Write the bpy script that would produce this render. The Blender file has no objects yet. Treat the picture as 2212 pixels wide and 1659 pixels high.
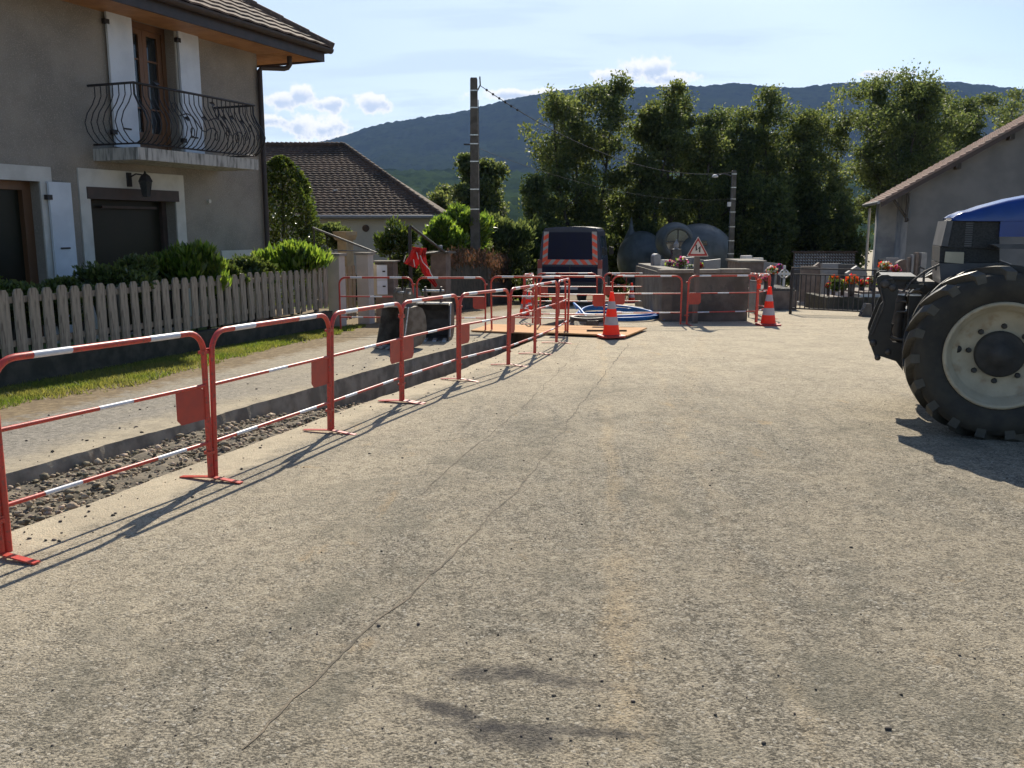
import bpy, math, random
import numpy as np
from mathutils import Vector, noise
R = math.radians
scn = bpy.context.scene
col = scn.collection
# ------------------------------------------------------------------ camera
FPX = 1913.0; CX, CY = 1106.0, 829.5; PITCH = R(10.0635); HC = 1.53
cam_d = bpy.data.cameras.new('camera'); cam = bpy.data.objects.new('camera', cam_d); col.objects.link(cam)
cam.location = (0, 0, HC); cam.rotation_euler = (R(90) - PITCH, 0, 0)
cam_d.sensor_fit = 'HORIZONTAL'; cam_d.sensor_width = 36.0; cam_d.lens = 36.0 * FPX / 2212.0
cam_d.clip_start = 0.05; cam_d.clip_end = 20000
scn.camera = cam
# ------------------------------------------------------------------ light
SUN_EL = R(36.5); SUN_AZ = R(5.0)          # azimuth measured from +Y towards +X
sd = bpy.data.lights.new('sun', 'SUN'); sun = bpy.data.objects.new('sun', sd); col.objects.link(sun)
sd.energy = 5.0; sd.angle = R(0.45); sd.color = (1.0, 0.915, 0.765)
to_sun = Vector((math.sin(SUN_AZ) * math.cos(SUN_EL), math.cos(SUN_AZ) * math.cos(SUN_EL), math.sin(SUN_EL)))
sun.rotation_euler = to_sun.to_track_quat('Z', 'Y').to_euler(); sun.location = (0, 0, 60)
scn.view_settings.view_transform = 'Standard'; scn.view_settings.look = 'None'
scn.view_settings.exposure = 0.53; scn.view_settings.gamma = 1.0
SKY = 0.075


def ray(u, v):
    d = (u - CX) / FPX; e = (CY - v) / FPX; c, s = math.cos(PITCH), math.sin(PITCH)
    return Vector((d, c + e * s, e * c - s))


def at(u, v, y):
    r = ray(u, v); return (r * (y / r.y)) + Vector((0, 0, HC))


def G(y):
    z = -.0204 * min(y, 70)
    if y > 11: z -= .00115 * (min(y, 34) - 11) ** 2
    if y > 34: z -= .053 * (min(y, 70) - 34)
    if y > 70: z -= .012 * (y - 70)
    return z


def gp(u, v):
    r = ray(u, v); lo, hi = .3, 500.
    for _ in range(60):
        t = (lo + hi) / 2
        if HC + r.z * t > G(r.y * t): lo = t
        else: hi = t
    return Vector((r.x * t, r.y * t, HC + r.z * t))


# ------------------------------------------------------------------ world
W = bpy.data.worlds.new('World'); scn.world = W; W.use_nodes = True
nt = W.node_tree; nt.nodes.clear(); N = nt.nodes; L = nt.links


def mth(nt, op, a, b=None, c=None, clamp=False):
    n = nt.nodes.new('ShaderNodeMath'); n.operation = op; n.use_clamp = clamp
    for i, x in enumerate((a, b, c)):
        if x is None: continue
        if isinstance(x, (int, float)): n.inputs[i].default_value = x
        else: nt.links.new(x, n.inputs[i])
    return n.outputs[0]


def smooth(nt, x, a, b, lo=0., hi=1.):
    n = nt.nodes.new('ShaderNodeMapRange'); n.interpolation_type = 'SMOOTHSTEP'
    nt.links.new(x, n.inputs[0])
    for i, v in enumerate((a, b, lo, hi)): n.inputs[i + 1].default_value = v
    return n.outputs[0]


def mixc(nt, f, a, b):
    n = nt.nodes.new('ShaderNodeMix'); n.data_type = 'RGBA'
    for k, x in ((0, f), (6, a), (7, b)):
        if isinstance(x, (int, float)): n.inputs[k].default_value = x
        elif isinstance(x, tuple): n.inputs[k].default_value = (*x, 1) if len(x) == 3 else x
        else: nt.links.new(x, n.inputs[k])
    return n.outputs[2]


sky = N.new('ShaderNodeTexSky'); sky.sky_type = 'NISHITA'; sky.sun_disc = False
sky.sun_elevation = SUN_EL; sky.sun_rotation = SUN_AZ; sky.air_density = 1.0; sky.dust_density = .8; sky.ozone_density = 3.0
tc = N.new('ShaderNodeTexCoord'); sep = N.new('ShaderNodeSeparateXYZ'); L.new(tc.outputs['Generated'], sep.inputs[0])
yy = mth(nt, 'MAXIMUM', sep.outputs[1], .05)
px = mth(nt, 'DIVIDE', sep.outputs[0], yy); pz = mth(nt, 'DIVIDE', sep.outputs[2], yy)
cmb = N.new('ShaderNodeCombineXYZ'); L.new(px, cmb.inputs[0]); L.new(pz, cmb.inputs[1])


def nz(nt, vec, scale, detail=5, rough=.55, dist=0.):
    n = nt.nodes.new('ShaderNodeTexNoise'); n.inputs['Scale'].default_value = scale
    n.inputs['Detail'].default_value = detail; n.inputs['Roughness'].default_value = rough; n.inputs['Distortion'].default_value = dist
    if vec is not None: nt.links.new(vec, n.inputs['Vector'])
    return n.outputs[0]


n1 = nz(nt, cmb.outputs[0], 40, 9, .66); n2 = nz(nt, cmb.outputs[0], 90, 5, .6)
mask = None; core = None
for (u, v, w, h) in ((612, 218, 36, 22), (655, 205, 34, 24), (705, 226, 48, 18), (805, 226, 40, 22), (686, 276, 62, 30), (1335, 168, 60, 17),
                     (1400, 150, 58, 27), (1452, 168, 52, 20), (560, 262, 60, 14), (760, 300, 90, 12), (1150, 205, 130, 13), (1930, 160, 60, 8)):
    r = ray(u, v); cx, cz = r.x / r.y, r.z / r.y
    a = mth(nt, 'DIVIDE', mth(nt, 'SUBTRACT', px, cx), w / FPX); b0 = mth(nt, 'SUBTRACT', pz, cz)
    b = mth(nt, 'DIVIDE', b0, h / FPX)
    d = mth(nt, 'SQRT', mth(nt, 'ADD', mth(nt, 'MULTIPLY', a, a), mth(nt, 'MULTIPLY', b, b)))
    d = mth(nt, 'ADD', d, mth(nt, 'ADD', mth(nt, 'MULTIPLY', mth(nt, 'SUBTRACT', n1, .5), 2.5), mth(nt, 'MULTIPLY', mth(nt, 'SUBTRACT', n2, .5), .8)))
    m = smooth(nt, d, 1.15, .70)
    low = smooth(nt, mth(nt, 'ADD', b, mth(nt, 'MULTIPLY', mth(nt, 'SUBTRACT', n1, .5), 1.5)), .55, -.25, 0, .85)
    k = mth(nt, 'MULTIPLY', smooth(nt, d, .95, .30), low)
    mask = m if mask is None else mth(nt, 'MAXIMUM', mask, m)
    core = k if core is None else mth(nt, 'MAXIMUM', core, k)
# thin high cloud: long faint streaks
mp = N.new('ShaderNodeMapping'); L.new(cmb.outputs[0], mp.inputs[0]); mp.inputs['Rotation'].default_value = (0, 0, R(7)); mp.inputs['Scale'].default_value = (1.1, 9, 1)
st = nz(nt, mp.outputs[0], 2.6, 6, .55, .4)
st = smooth(nt, st, .48, .70, 0, .75)
mp2 = N.new('ShaderNodeMapping'); L.new(cmb.outputs[0], mp2.inputs[0]); mp2.inputs['Scale'].default_value = (1.6, 3.2, 1)
hz = smooth(nt, nz(nt, mp2.outputs[0], 1.7, 3, .5), .38, .68, .0, .3)
ax = mth(nt, 'DIVIDE', mth(nt, 'ADD', px, .05), .42); az = mth(nt, 'DIVIDE', mth(nt, 'SUBTRACT', pz, .16), .14)
veil = smooth(nt, mth(nt, 'ADD', mth(nt, 'MULTIPLY', ax, ax), mth(nt, 'MULTIPLY', az, az)), 1.5, 0., 0., .6)
thin = mth(nt, 'ADD', mth(nt, 'ADD', st, hz), veil, clamp=True)
skym = N.new('ShaderNodeVectorMath'); skym.operation = 'SCALE'; L.new(sky.outputs[0], skym.inputs[0]); skym.inputs['Scale'].default_value = 1.15
KS = .69 / SKY
front = smooth(nt, sep.outputs[1], .25, .7)
thin = mth(nt, 'MULTIPLY', thin, front); mask = mth(nt, 'MULTIPLY', mask, front)
c1 = mixc(nt, thin, skym.outputs[0], (.72 * KS, .88 * KS, 1.06 * KS))
cloudc = mixc(nt, core, (1.10 * KS, 1.10 * KS, 1.08 * KS), (.55 * KS, .68 * KS, .88 * KS))
c2 = mixc(nt, mask, c1, cloudc)
bg = N.new('ShaderNodeBackground'); bg.inputs['Strength'].default_value = SKY; L.new(c2, bg.inputs[0])
out = N.new('ShaderNodeOutputWorld'); L.new(bg.outputs[0], out.inputs[0])


# ------------------------------------------------------------------ materials
def mat(name, c, rough=.8, c2=None, scale=4., detail=5, bump=0., bscale=None, spec=.5, metal=0., contrast=(.35, .65), stretch=None, coord='Object', c3=None, s3=20., island=0., trans=None, bdist=.01):
    m = bpy.data.materials.new(name); m.use_nodes = True; nt = m.node_tree; b = nt.nodes['Principled BSDF']
    b.inputs['Roughness'].default_value = rough; b.inputs['Metallic'].default_value = metal
    b.inputs['Specular IOR Level'].default_value = spec
    tc = nt.nodes.new('ShaderNodeTexCoord'); vec = tc.outputs[coord]
    if stretch:
        mp = nt.nodes.new('ShaderNodeMapping'); mp.inputs['Scale'].default_value = stretch; nt.links.new(vec, mp.inputs[0]); vec = mp.outputs[0]
    colr = c
    if c2 is not None:
        f = smooth(nt, nz(nt, vec, scale, detail), contrast[0], contrast[1])
        colr = mixc(nt, f, c, c2)
    if c3 is not None:
        f = smooth(nt, nz(nt, vec, s3, 3), .52, .68)
        colr = mixc(nt, f, colr, c3)
    if island:
        g = nt.nodes.new('ShaderNodeNewGeometry'); hs = nt.nodes.new('ShaderNodeHueSaturation')
        k = nt.nodes.new('ShaderNodeMapRange'); nt.links.new(g.outputs['Random Per Island'], k.inputs[0]); k.inputs[3].default_value = 1 - island; k.inputs[4].default_value = 1 + island
        nt.links.new(k.outputs[0], hs.inputs['Value'])
        k2 = nt.nodes.new('ShaderNodeMapRange'); nt.links.new(g.outputs['Random Per Island'], k2.inputs[0]); k2.inputs[3].default_value = .5 + .02; k2.inputs[4].default_value = .5 - .025
        nt.links.new(k2.outputs[0], hs.inputs['Hue'])
        if isinstance(colr, tuple): hs.inputs['Color'].default_value = (*colr, 1)
        else: nt.links.new(colr, hs.inputs['Color'])
        colr = hs.outputs[0]
    if isinstance(colr, tuple): b.inputs['Base Color'].default_value = (*colr, 1)
    else: nt.links.new(colr, b.inputs['Base Color'])
    if bump:
        bn = nt.nodes.new('ShaderNodeBump'); bn.inputs['Strength'].default_value = bump; bn.inputs['Distance'].default_value = bdist
        nt.links.new(nz(nt, vec, bscale or scale * 8, 5), bn.inputs['Height']); nt.links.new(bn.outputs[0], b.inputs['Normal'])
    if trans:
        t = nt.nodes.new('ShaderNodeBsdfTranslucent'); ms = nt.nodes.new('ShaderNodeMixShader'); ms.inputs[0].default_value = trans[0]
        hs2 = nt.nodes.new('ShaderNodeHueSaturation'); hs2.inputs['Value'].default_value = trans[1]; hs2.inputs['Hue'].default_value = .485; hs2.inputs['Saturation'].default_value = 1.1
        if isinstance(colr, tuple): hs2.inputs['Color'].default_value = (*colr, 1)
        else: nt.links.new(colr, hs2.inputs['Color'])
        nt.links.new(hs2.outputs[0], t.inputs[0])
        nt.links.new(b.outputs[0], ms.inputs[1]); nt.links.new(t.outputs[0], ms.inputs[2])
        nt.links.new(ms.outputs[0], nt.nodes['Material Output'].inputs[0])
    return m


M = {}
M['render'] = mat('rough_render', (.34, .30, .255), .95, (.25, .225, .195), 1.3, 9, 1., 70, c3=(.42, .375, .32), s3=70, bdist=.02)
M['trim'] = mat('pale_trim', (.62, .60, .56), .85, (.52, .50, .46), 3, 5, .2, 60)
M['shutter'] = mat('white_shutter_paint', (.66, .70, .76), .5, (.56, .60, .66), 2.5, 4, .1, 40)
M['brown'] = mat('brown_wood', (.20, .095, .045), .45, (.12, .06, .03), 3, 6, .2, 30, stretch=(1, 1, .15))
M['darkbrown'] = mat('dark_brown_metal', (.045, .030, .026), .5, (.03, .022, .02), 6)
M['roller'] = mat('roller_brown', (.07, .045, .038), .6, (.05, .035, .03), 6)
M['iron'] = mat('wrought_iron', (.018, .018, .022), .55, (.03, .025, .025), 20)
M['glass'] = mat('window_glass', (.02, .025, .03), .05, spec=.9)
M['darkpane'] = mat('opening_shade_and_glass', (.022, .018, .012), .35, (.012, .014, .008), 1.2, spec=.25)  # near-black holds the shade inside the garage opening; also dark window glass
M['slab'] = mat('balcony_concrete', (.46, .44, .41), .9, (.10, .10, .09), 5, 6, .3, 40, contrast=(.42, .75), stretch=(3.5, 3.5, .5))
M['soffit'] = mat('orange_soffit_boards', (.46, .235, .10), .55, (.36, .17, .07), 4, 4, .1, 30)
M['rooftile'] = mat('brown_roof_tile', (.17, .115, .09), .8, (.09, .07, .06), 1.2, 6, .3, 30, c3=(.23, .16, .12), s3=14, spec=.12)
M['tile2'] = mat('old_brown_tile', (.125, .082, .062), .85, (.06, .048, .04), .7, 7, .3, 30, contrast=(.3, .7), c3=(.16, .11, .08), s3=9, spec=.12)
M['tile3'] = mat('pinkish_tile', (.36, .245, .20), .85, (.26, .19, .16), 1.5, 6, .3, 30, c3=(.24, .19, .16), s3=6, spec=.12)
M['picket'] = mat('weathered_picket', (.38, .32, .245), .85, (.25, .215, .17), 5, 7, .4, 60, stretch=(4, 4, .5), c3=(.15, .12, .09), s3=9)
M['newwood'] = mat('tan_gate_wood', (.36, .25, .15), .8, (.25, .18, .11), 5, 6, .3, 50, stretch=(4, 4, .5))
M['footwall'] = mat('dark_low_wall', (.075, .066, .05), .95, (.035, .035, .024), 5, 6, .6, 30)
M['pillar'] = mat('cream_pillar', (.52, .47, .42), .9, (.44, .40, .36), 3, 5, .3, 50)
M['concrete'] = mat('weathered_concrete', (.17, .15, .125), .95, (.095, .085, .07), 2.2, 7, .6, 35, c3=(.10, .09, .08), s3=5)
M['concap'] = mat('grey_wall_cap', (.30, .27, .23), .95, (.2, .18, .15), 5, 6, .5, 40)
M['olive'] = mat('old_stone', (.38, .29, .17), .9, (.27, .21, .13), 5, 6, .5, 40)
M['polecon'] = mat('pole_concrete', (.125, .115, .10), .95, (.08, .073, .06), 6, 6, .3, 50)
M['red'] = mat('red_barrier_paint', (.62, .065, .045), .40, (.50, .058, .035), 14, 5, .05, 60, c3=(.30, .07, .05), s3=45)
M['white'] = mat('white_band', (.72, .72, .76), .4, (.60, .60, .64), 20)
M['plate'] = mat('red_plate', (.50, .065, .038), .5, (.42, .06, .04), 9, 5)
M['cone'] = mat('cone_orange', (1.0, .095, .035), .5, (.95, .09, .03), 10, trans=(.45, 1.0))
M['conegrey'] = mat('cone_reflective_band', (.50, .44, .46), .5, (.44, .38, .41), 10)
M['conebase'] = mat('cone_base_red', (.50, .04, .03), .6, (.40, .04, .03), 12)
M['steel'] = mat('dull_steel', (.12, .105, .09), .55, (.07, .06, .055), 6, 6, .3, 40, metal=.3)
M['bucket'] = mat('worn_bucket_steel', (.22, .19, .155), .6, (.12, .095, .07), 7, 7, .4, 40, metal=.2)
M['shiny'] = mat('polished_edge', (.75, .74, .72), .3, (.5, .48, .45), 30, metal=.6)
M['bucketred'] = mat('faded_red_steel', (.24, .08, .06), .6, (.14, .07, .06), 8)
M['ply'] = mat('orange_formply', (.58, .34, .17), .8, (.48, .27, .13), 3, 6, .15, 30, spec=.08, stretch=(.6, 5, 5))
M['plyedge'] = mat('dark_board_edge', (.10, .06, .035), .8, (.06, .04, .03), 20)
M['hose'] = mat('blue_hose', (.02, .16, .50), .5, (.018, .13, .42), 10, spec=.25)
M['vanpane'] = mat('dark_navy_panel', (.008, .011, .035), .6, (.010, .013, .03), 3, spec=.25)
M['vanblue'] = mat('navy_van_paint', (.012, .018, .055), .28, (.010, .015, .045), 3)
M['vanlow'] = mat('dark_bumper', (.035, .04, .045), .6, (.025, .03, .035), 5)
M['chevor'] = mat('chevron_orange', (.95, .13, .06), .5, (.85, .11, .05), 8)
M['chevgr'] = mat('chevron_grey', (.45, .43, .41), .5, (.40, .39, .38), 8)
M['tail'] = mat('tail_lamp', (.32, .05, .04), .3, (.25, .04, .03), 30)
M['clearlamp'] = mat('clear_lamp', (.45, .33, .30), .3)
M['rubber'] = mat('tyre_rubber', (.030, .027, .022), .8, (.055, .047, .034), 6, 6, .4, 50)
M['rubberdust'] = mat('dusty_tread_rubber', (.05, .047, .04), .42, (.075, .068, .055), 9, 6, .3, 60)
M['rim'] = mat('cream_rim', (.50, .435, .31), .6, (.40, .34, .24), 5, 6, .1, 40, c3=(.36, .27, .17), s3=7)
M['hub'] = mat('dark_hub', (.055, .05, .045), .7, (.035, .033, .03), 9, 6, .3, 50)
M['tblue'] = mat('tractor_blue', (.015, .055, .26), .22, (.014, .05, .22), 4)
M['tgrey'] = mat('grey_trim_plastic', (.10, .10, .105), .5, (.065, .065, .07), 6)
M['black'] = mat('black_steel', (.016, .015, .014), .5, (.03, .026, .022), 8, 6, .2, 50)
M['grille'] = mat('dark_grille', (.012, .013, .013), .6, (.03, .03, .03), 60, 2, .4, 120)
M['lens'] = mat('yellowed_lens', (.50, .45, .33), .35, (.42, .37, .27), 10)
M['bubble'] = mat('grey_shell', (.125, .128, .122), .45, (.07, .075, .068), 2, 6, .1, 20)
M['signwhite'] = mat('sign_cream', (.66, .60, .53), .6, (.60, .54, .48), 9)
M['signred'] = mat('sign_red', (.42, .035, .03), .5, (.36, .035, .03), 9)
M['signblack'] = mat('sign_black', (.015, .015, .015), .6)
M['timberpost'] = mat('grey_post', (.20, .175, .145), .9, (.14, .12, .10), 5, 6, .3, 50, stretch=(3, 3, .4))
M['granite'] = mat('grey_granite', (.24, .24, .25), .32, (.20, .20, .21), 8, 6, .1, 60)
M['granitedark'] = mat('dark_granite', (.06, .06, .065), .25, (.04, .04, .045), 12)
M['whitestone'] = mat('white_stone', (.72, .70, .67), .6, (.58, .56, .53), 5)
M['stonebrown'] = mat('brown_stone', (.20, .155, .13), .8, (.13, .10, .085), 5, 6, .4, 40)
M['pot'] = mat('dark_pot', (.06, .05, .045), .7, (.10, .07, .05), 9)
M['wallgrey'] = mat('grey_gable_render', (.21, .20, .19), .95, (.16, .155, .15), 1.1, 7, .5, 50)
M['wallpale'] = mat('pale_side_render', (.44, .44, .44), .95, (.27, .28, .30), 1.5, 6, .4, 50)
M['wall2'] = mat('cream_grey_render', (.50, .46, .39), .95, (.42, .385, .33), 1.0, 6, .4, 50)
M['bark'] = mat('bark', (.085, .07, .055), .95, (.045, .038, .03), 6, 7, .7, 30, stretch=(3, 3, .6))
M['leaf_tree'] = mat('tree_leaf', (.060, .084, .028), .6, (.080, .102, .033), .5, 3, island=.5, spec=.4, trans=(.44, 2.8))
M['leaf_dark'] = mat('dark_tree_leaf', (.060, .084, .028), .6, (.078, .104, .033), .6, 3, island=.5, spec=.35, trans=(.42, 2.8))
M['leaf_laurel'] = mat('laurel_leaf', (.075, .125, .022), .3, (.06, .10, .02), 2.0, 3, island=.55, spec=.6, trans=(.5, 3.6))
M['leaf_hedge'] = mat('hedge_leaf', (.055, .085, .024), .45, (.07, .10, .026), 2.0, 3, island=.5, spec=.5, trans=(.35, 2.4))
M['leaf_cone'] = mat('glossy_leaf', (.05, .075, .016), .22, (.06, .09, .02), 2.0, 3, island=.4, spec=.8, trans=(.35, 2.6))
M['creeper'] = mat('dry_creeper', (.17, .10, .05), .9, (.11, .075, .04), 3, 3, island=.5, trans=(.25, 1.6))
M['grass'] = mat('grass_blade', (.085, .125, .025), .6, (.13, .14, .04), 1.2, 3, island=.4, trans=(.45, 2.6))
M['fl_or'] = mat('orange_petal', (.62, .17, .05), .6, island=.3, trans=(.4, 1.4))
M['fl_pk'] = mat('pink_petal', (.60, .12, .24), .6, island=.3, trans=(.4, 1.4))
M['fl_rd'] = mat('red_petal', (.42, .05, .04), .6, island=.3, trans=(.4, 1.4))
M['fl_wh'] = mat('white_petal', (.75, .70, .66), .6, island=.2, trans=(.4, 1.2))
M['fl_pu'] = mat('purple_petal', (.30, .14, .42), .6, island=.3, trans=(.4, 1.4))
M['cloth'] = mat('red_cloth', (.62, .045, .035), .7, (.52, .04, .03), 6, 5, .3, 30, trans=(.3, 1.3))
M['clothwhite'] = mat('white_cloth_edge', (.68, .62, .62), .7)
M['gravel'] = mat('pale_rubble', (.42, .345, .235), .9, (.21, .17, .115), 9, 6, .5, 50, island=.6)
M['mound'] = mat('grey_gravel_mound', (.36, .32, .26), .95, (.24, .215, .18), 9, 7, .8, 60, c3=(.14, .12, .1), s3=30)
M['chip'] = mat('dark_road_chip', (.06, .05, .04), .9, (.12, .10, .08), 6, island=.4)
M['field'] = mat('field_grass', (.085, .15, .025), .9, (.12, .17, .04), 3, 6, .5, 30)
M['boxwhite'] = mat('white_mailbox', (.66, .67, .70), .45, (.60, .61, .64), 8)
M['boxcream'] = mat('cream_mailbox', (.45, .38, .27), .5)


def mat_asphalt():
    m = bpy.data.materials.new('dusty_asphalt'); m.use_nodes = True; nt = m.node_tree; b = nt.nodes['Principled BSDF']
    g = nt.nodes.new('ShaderNodeNewGeometry'); P = g.outputs['Position']
    s = nt.nodes.new('ShaderNodeSeparateXYZ'); nt.links.new(P, s.inputs[0]); X, Y = s.outputs[0], s.outputs[1]
    grain = nz(nt, P, 105, 4, .8); agg = nt.nodes.new('ShaderNodeTexVoronoi'); agg.inputs['Scale'].default_value = 90; nt.links.new(P, agg.inputs['Vector'])
    sepc = nt.nodes.new('ShaderNodeSeparateColor'); nt.links.new(agg.outputs['Color'], sepc.inputs[0])
    mid = nz(nt, P, 38, 5, .75); mid2 = nz(nt, P, 11, 6, .7)
    gsum = mth(nt, 'ADD', mth(nt, 'ADD', mth(nt, 'MULTIPLY', grain, .50), mth(nt, 'MULTIPLY', mid, .32)), mth(nt, 'MULTIPLY', mid2, .18))
    v1 = smooth(nt, gsum, .44, .57)
    base = mixc(nt, v1, (.125, .113, .09), (.43, .385, .305))
    base = mixc(nt, mth(nt, 'MULTIPLY', smooth(nt, sepc.outputs[0], .90, .98), .6), base, (.62, .58, .50))
    base = mixc(nt, mth(nt, 'MULTIPLY', smooth(nt, sepc.outputs[1], .80, .95), .6), base, (.05, .045, .038))
    # tyre tracks and dust dragged along the direction of travel
    mp = nt.nodes.new('ShaderNodeMapping'); mp.inputs['Rotation'].default_value = (0, 0, R(13.2)); mp.inputs['Scale'].default_value = (2.6, .22, 1); nt.links.new(P, mp.inputs[0])
    trk = smooth(nt, nz(nt, mp.outputs[0], 1.5, 6, .62, .3), .40, .62)
    mp3 = nt.nodes.new('ShaderNodeMapping'); mp3.inputs['Rotation'].default_value = (0, 0, R(9)); mp3.inputs['Scale'].default_value = (7., .5, 1); nt.links.new(P, mp3.inputs[0])
    trk2 = smooth(nt, nz(nt, mp3.outputs[0], 1.3, 5, .6, .2), .52, .68)
    pat = smooth(nt, nz(nt, P, .7, 7, .65, .6), .40, .62)
    soft = smooth(nt, gsum, .42, .56, .12, 1.)
    tone = mth(nt, 'MULTIPLY', mth(nt, 'MAXIMUM', mth(nt, 'MULTIPLY', trk, .42), mth(nt, 'MULTIPLY', pat, .62)), soft)
    base = mixc(nt, tone, base, (.50, .425, .31))
    base = mixc(nt, mth(nt, 'MULTIPLY', mth(nt, 'MULTIPLY', trk2, soft), .28), base, (.48, .41, .30))
    p0 = smooth(nt, nz(nt, P, 1.1, 7, .68, .8), .50, .66)
    base = mixc(nt, mth(nt, 'MULTIPLY', p0, .50), base, (.17, .16, .125))
    far = smooth(nt, mth(nt, 'ADD', Y, mth(nt, 'MULTIPLY', mth(nt, 'SUBTRACT', nz(nt, P, .8, 6, .65), .5), 9.)), 5.0, 14.0)
    tl = mth(nt, 'SUBTRACT', X, mth(nt, 'ADD', mth(nt, 'MULTIPLY', Y, .305), -4.06))     # distance right of the trench line
    ed = smooth(nt, mth(nt, 'ADD', tl, mth(nt, 'MULTIPLY', mth(nt, 'SUBTRACT', nz(nt, P, 3.5, 6, .7), .5), .6)), .50, .26)
    band = smooth(nt, mth(nt, 'ADD', tl, mth(nt, 'MULTIPLY', mth(nt, 'SUBTRACT', nz(nt, P, 1.2, 6, .7), .5), 2.0)), 2.6, .6)
    grain2 = smooth(nt, gsum, .40, .57, .22, 1.)
    dust = mth(nt, 'MAXIMUM', mth(nt, 'MULTIPLY', mth(nt, 'MAXIMUM', far, mth(nt, 'MULTIPLY', band, .45)), mth(nt, 'MULTIPLY', grain2, .86)), mth(nt, 'MULTIPLY', ed, mth(nt, 'ADD', .55, mth(nt, 'MULTIPLY', grain2, .35))))
    dcol = mixc(nt, smooth(nt, nz(nt, P, 2.2, 7, .7), .38, .66), (.55, .47, .34), (.44, .375, .275))
    base = mixc(nt, dust, base, dcol)
    # ochre smears
    oc = smooth(nt, mth(nt, 'ADD', nz(nt, P, 1.9, 6, .65, .8), mth(nt, 'MULTIPLY', mth(nt, 'SUBTRACT', nz(nt, mp.outputs[0], 2.2, 5), .5), .5)), .62, .76)
    base = mixc(nt, mth(nt, 'MULTIPLY', mth(nt, 'MULTIPLY', oc, soft), .5), base, (.50, .34, .17))
    for (a0, b0, w0, st0) in ((.135, .092, .06, .34), (.70, .10, .045, .16), (-.35, .24, .10, .16)):
        dl = mth(nt, 'ABSOLUTE', mth(nt, 'ADD', mth(nt, 'SUBTRACT', X, mth(nt, 'ADD', mth(nt, 'MULTIPLY', Y, b0), a0)), mth(nt, 'MULTIPLY', mth(nt, 'SUBTRACT', nz(nt, P, 2.5, 6, .7), .5), .35)))
        base = mixc(nt, mth(nt, 'MULTIPLY', mth(nt, 'MULTIPLY', smooth(nt, dl, w0 * 1.6, w0 * .2), mth(nt, 'MULTIPLY', soft, smooth(nt, nz(nt, P, 1.6, 6, .7), .36, .58))), st0), base, (.58, .43, .25))
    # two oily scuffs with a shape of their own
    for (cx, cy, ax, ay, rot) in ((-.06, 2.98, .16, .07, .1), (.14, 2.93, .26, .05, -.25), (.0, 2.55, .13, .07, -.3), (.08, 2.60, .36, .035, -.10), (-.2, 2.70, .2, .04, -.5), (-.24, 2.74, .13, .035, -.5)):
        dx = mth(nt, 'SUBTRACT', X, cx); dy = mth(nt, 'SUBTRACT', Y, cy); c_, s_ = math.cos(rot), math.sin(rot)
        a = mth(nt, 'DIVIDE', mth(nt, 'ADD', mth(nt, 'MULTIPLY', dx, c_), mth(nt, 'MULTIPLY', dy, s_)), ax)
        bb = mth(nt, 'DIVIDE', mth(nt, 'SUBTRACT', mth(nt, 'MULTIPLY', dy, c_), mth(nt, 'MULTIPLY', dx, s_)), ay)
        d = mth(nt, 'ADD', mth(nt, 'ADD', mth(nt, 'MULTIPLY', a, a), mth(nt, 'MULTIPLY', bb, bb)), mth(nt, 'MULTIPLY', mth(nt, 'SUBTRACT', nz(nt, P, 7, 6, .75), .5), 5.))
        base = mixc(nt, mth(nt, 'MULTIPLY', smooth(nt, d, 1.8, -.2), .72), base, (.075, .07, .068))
    nt.links.new(base, b.inputs['Base Color']); b.inputs['Roughness'].default_value = .95; b.inputs['Specular IOR Level'].default_value = .12
    bn = nt.nodes.new('ShaderNodeBump'); bn.inputs['Strength'].default_value = 1.; bn.inputs['Distance'].default_value = .011
    hh = mth(nt, 'MULTIPLY', mth(nt, 'ADD', mth(nt, 'ADD', grain, mth(nt, 'MULTIPLY', mid, .8)), mth(nt, 'MULTIPLY', agg.outputs['Distance'], -.5)), mth(nt, 'SUBTRACT', 1.05, mth(nt, 'MULTIPLY', dust, .55)))
    nt.links.new(hh, bn.inputs['Height'])
    bn2 = nt.nodes.new('ShaderNodeBump'); bn2.inputs['Strength'].default_value = .5; bn2.inputs['Distance'].default_value = .03; nt.links.new(nz(nt, P, 2.5, 4), bn2.inputs['Height'])
    nt.links.new(bn2.outputs[0], bn.inputs['Normal']); nt.links.new(bn.outputs[0], b.inputs['Normal'])
    return m


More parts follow.
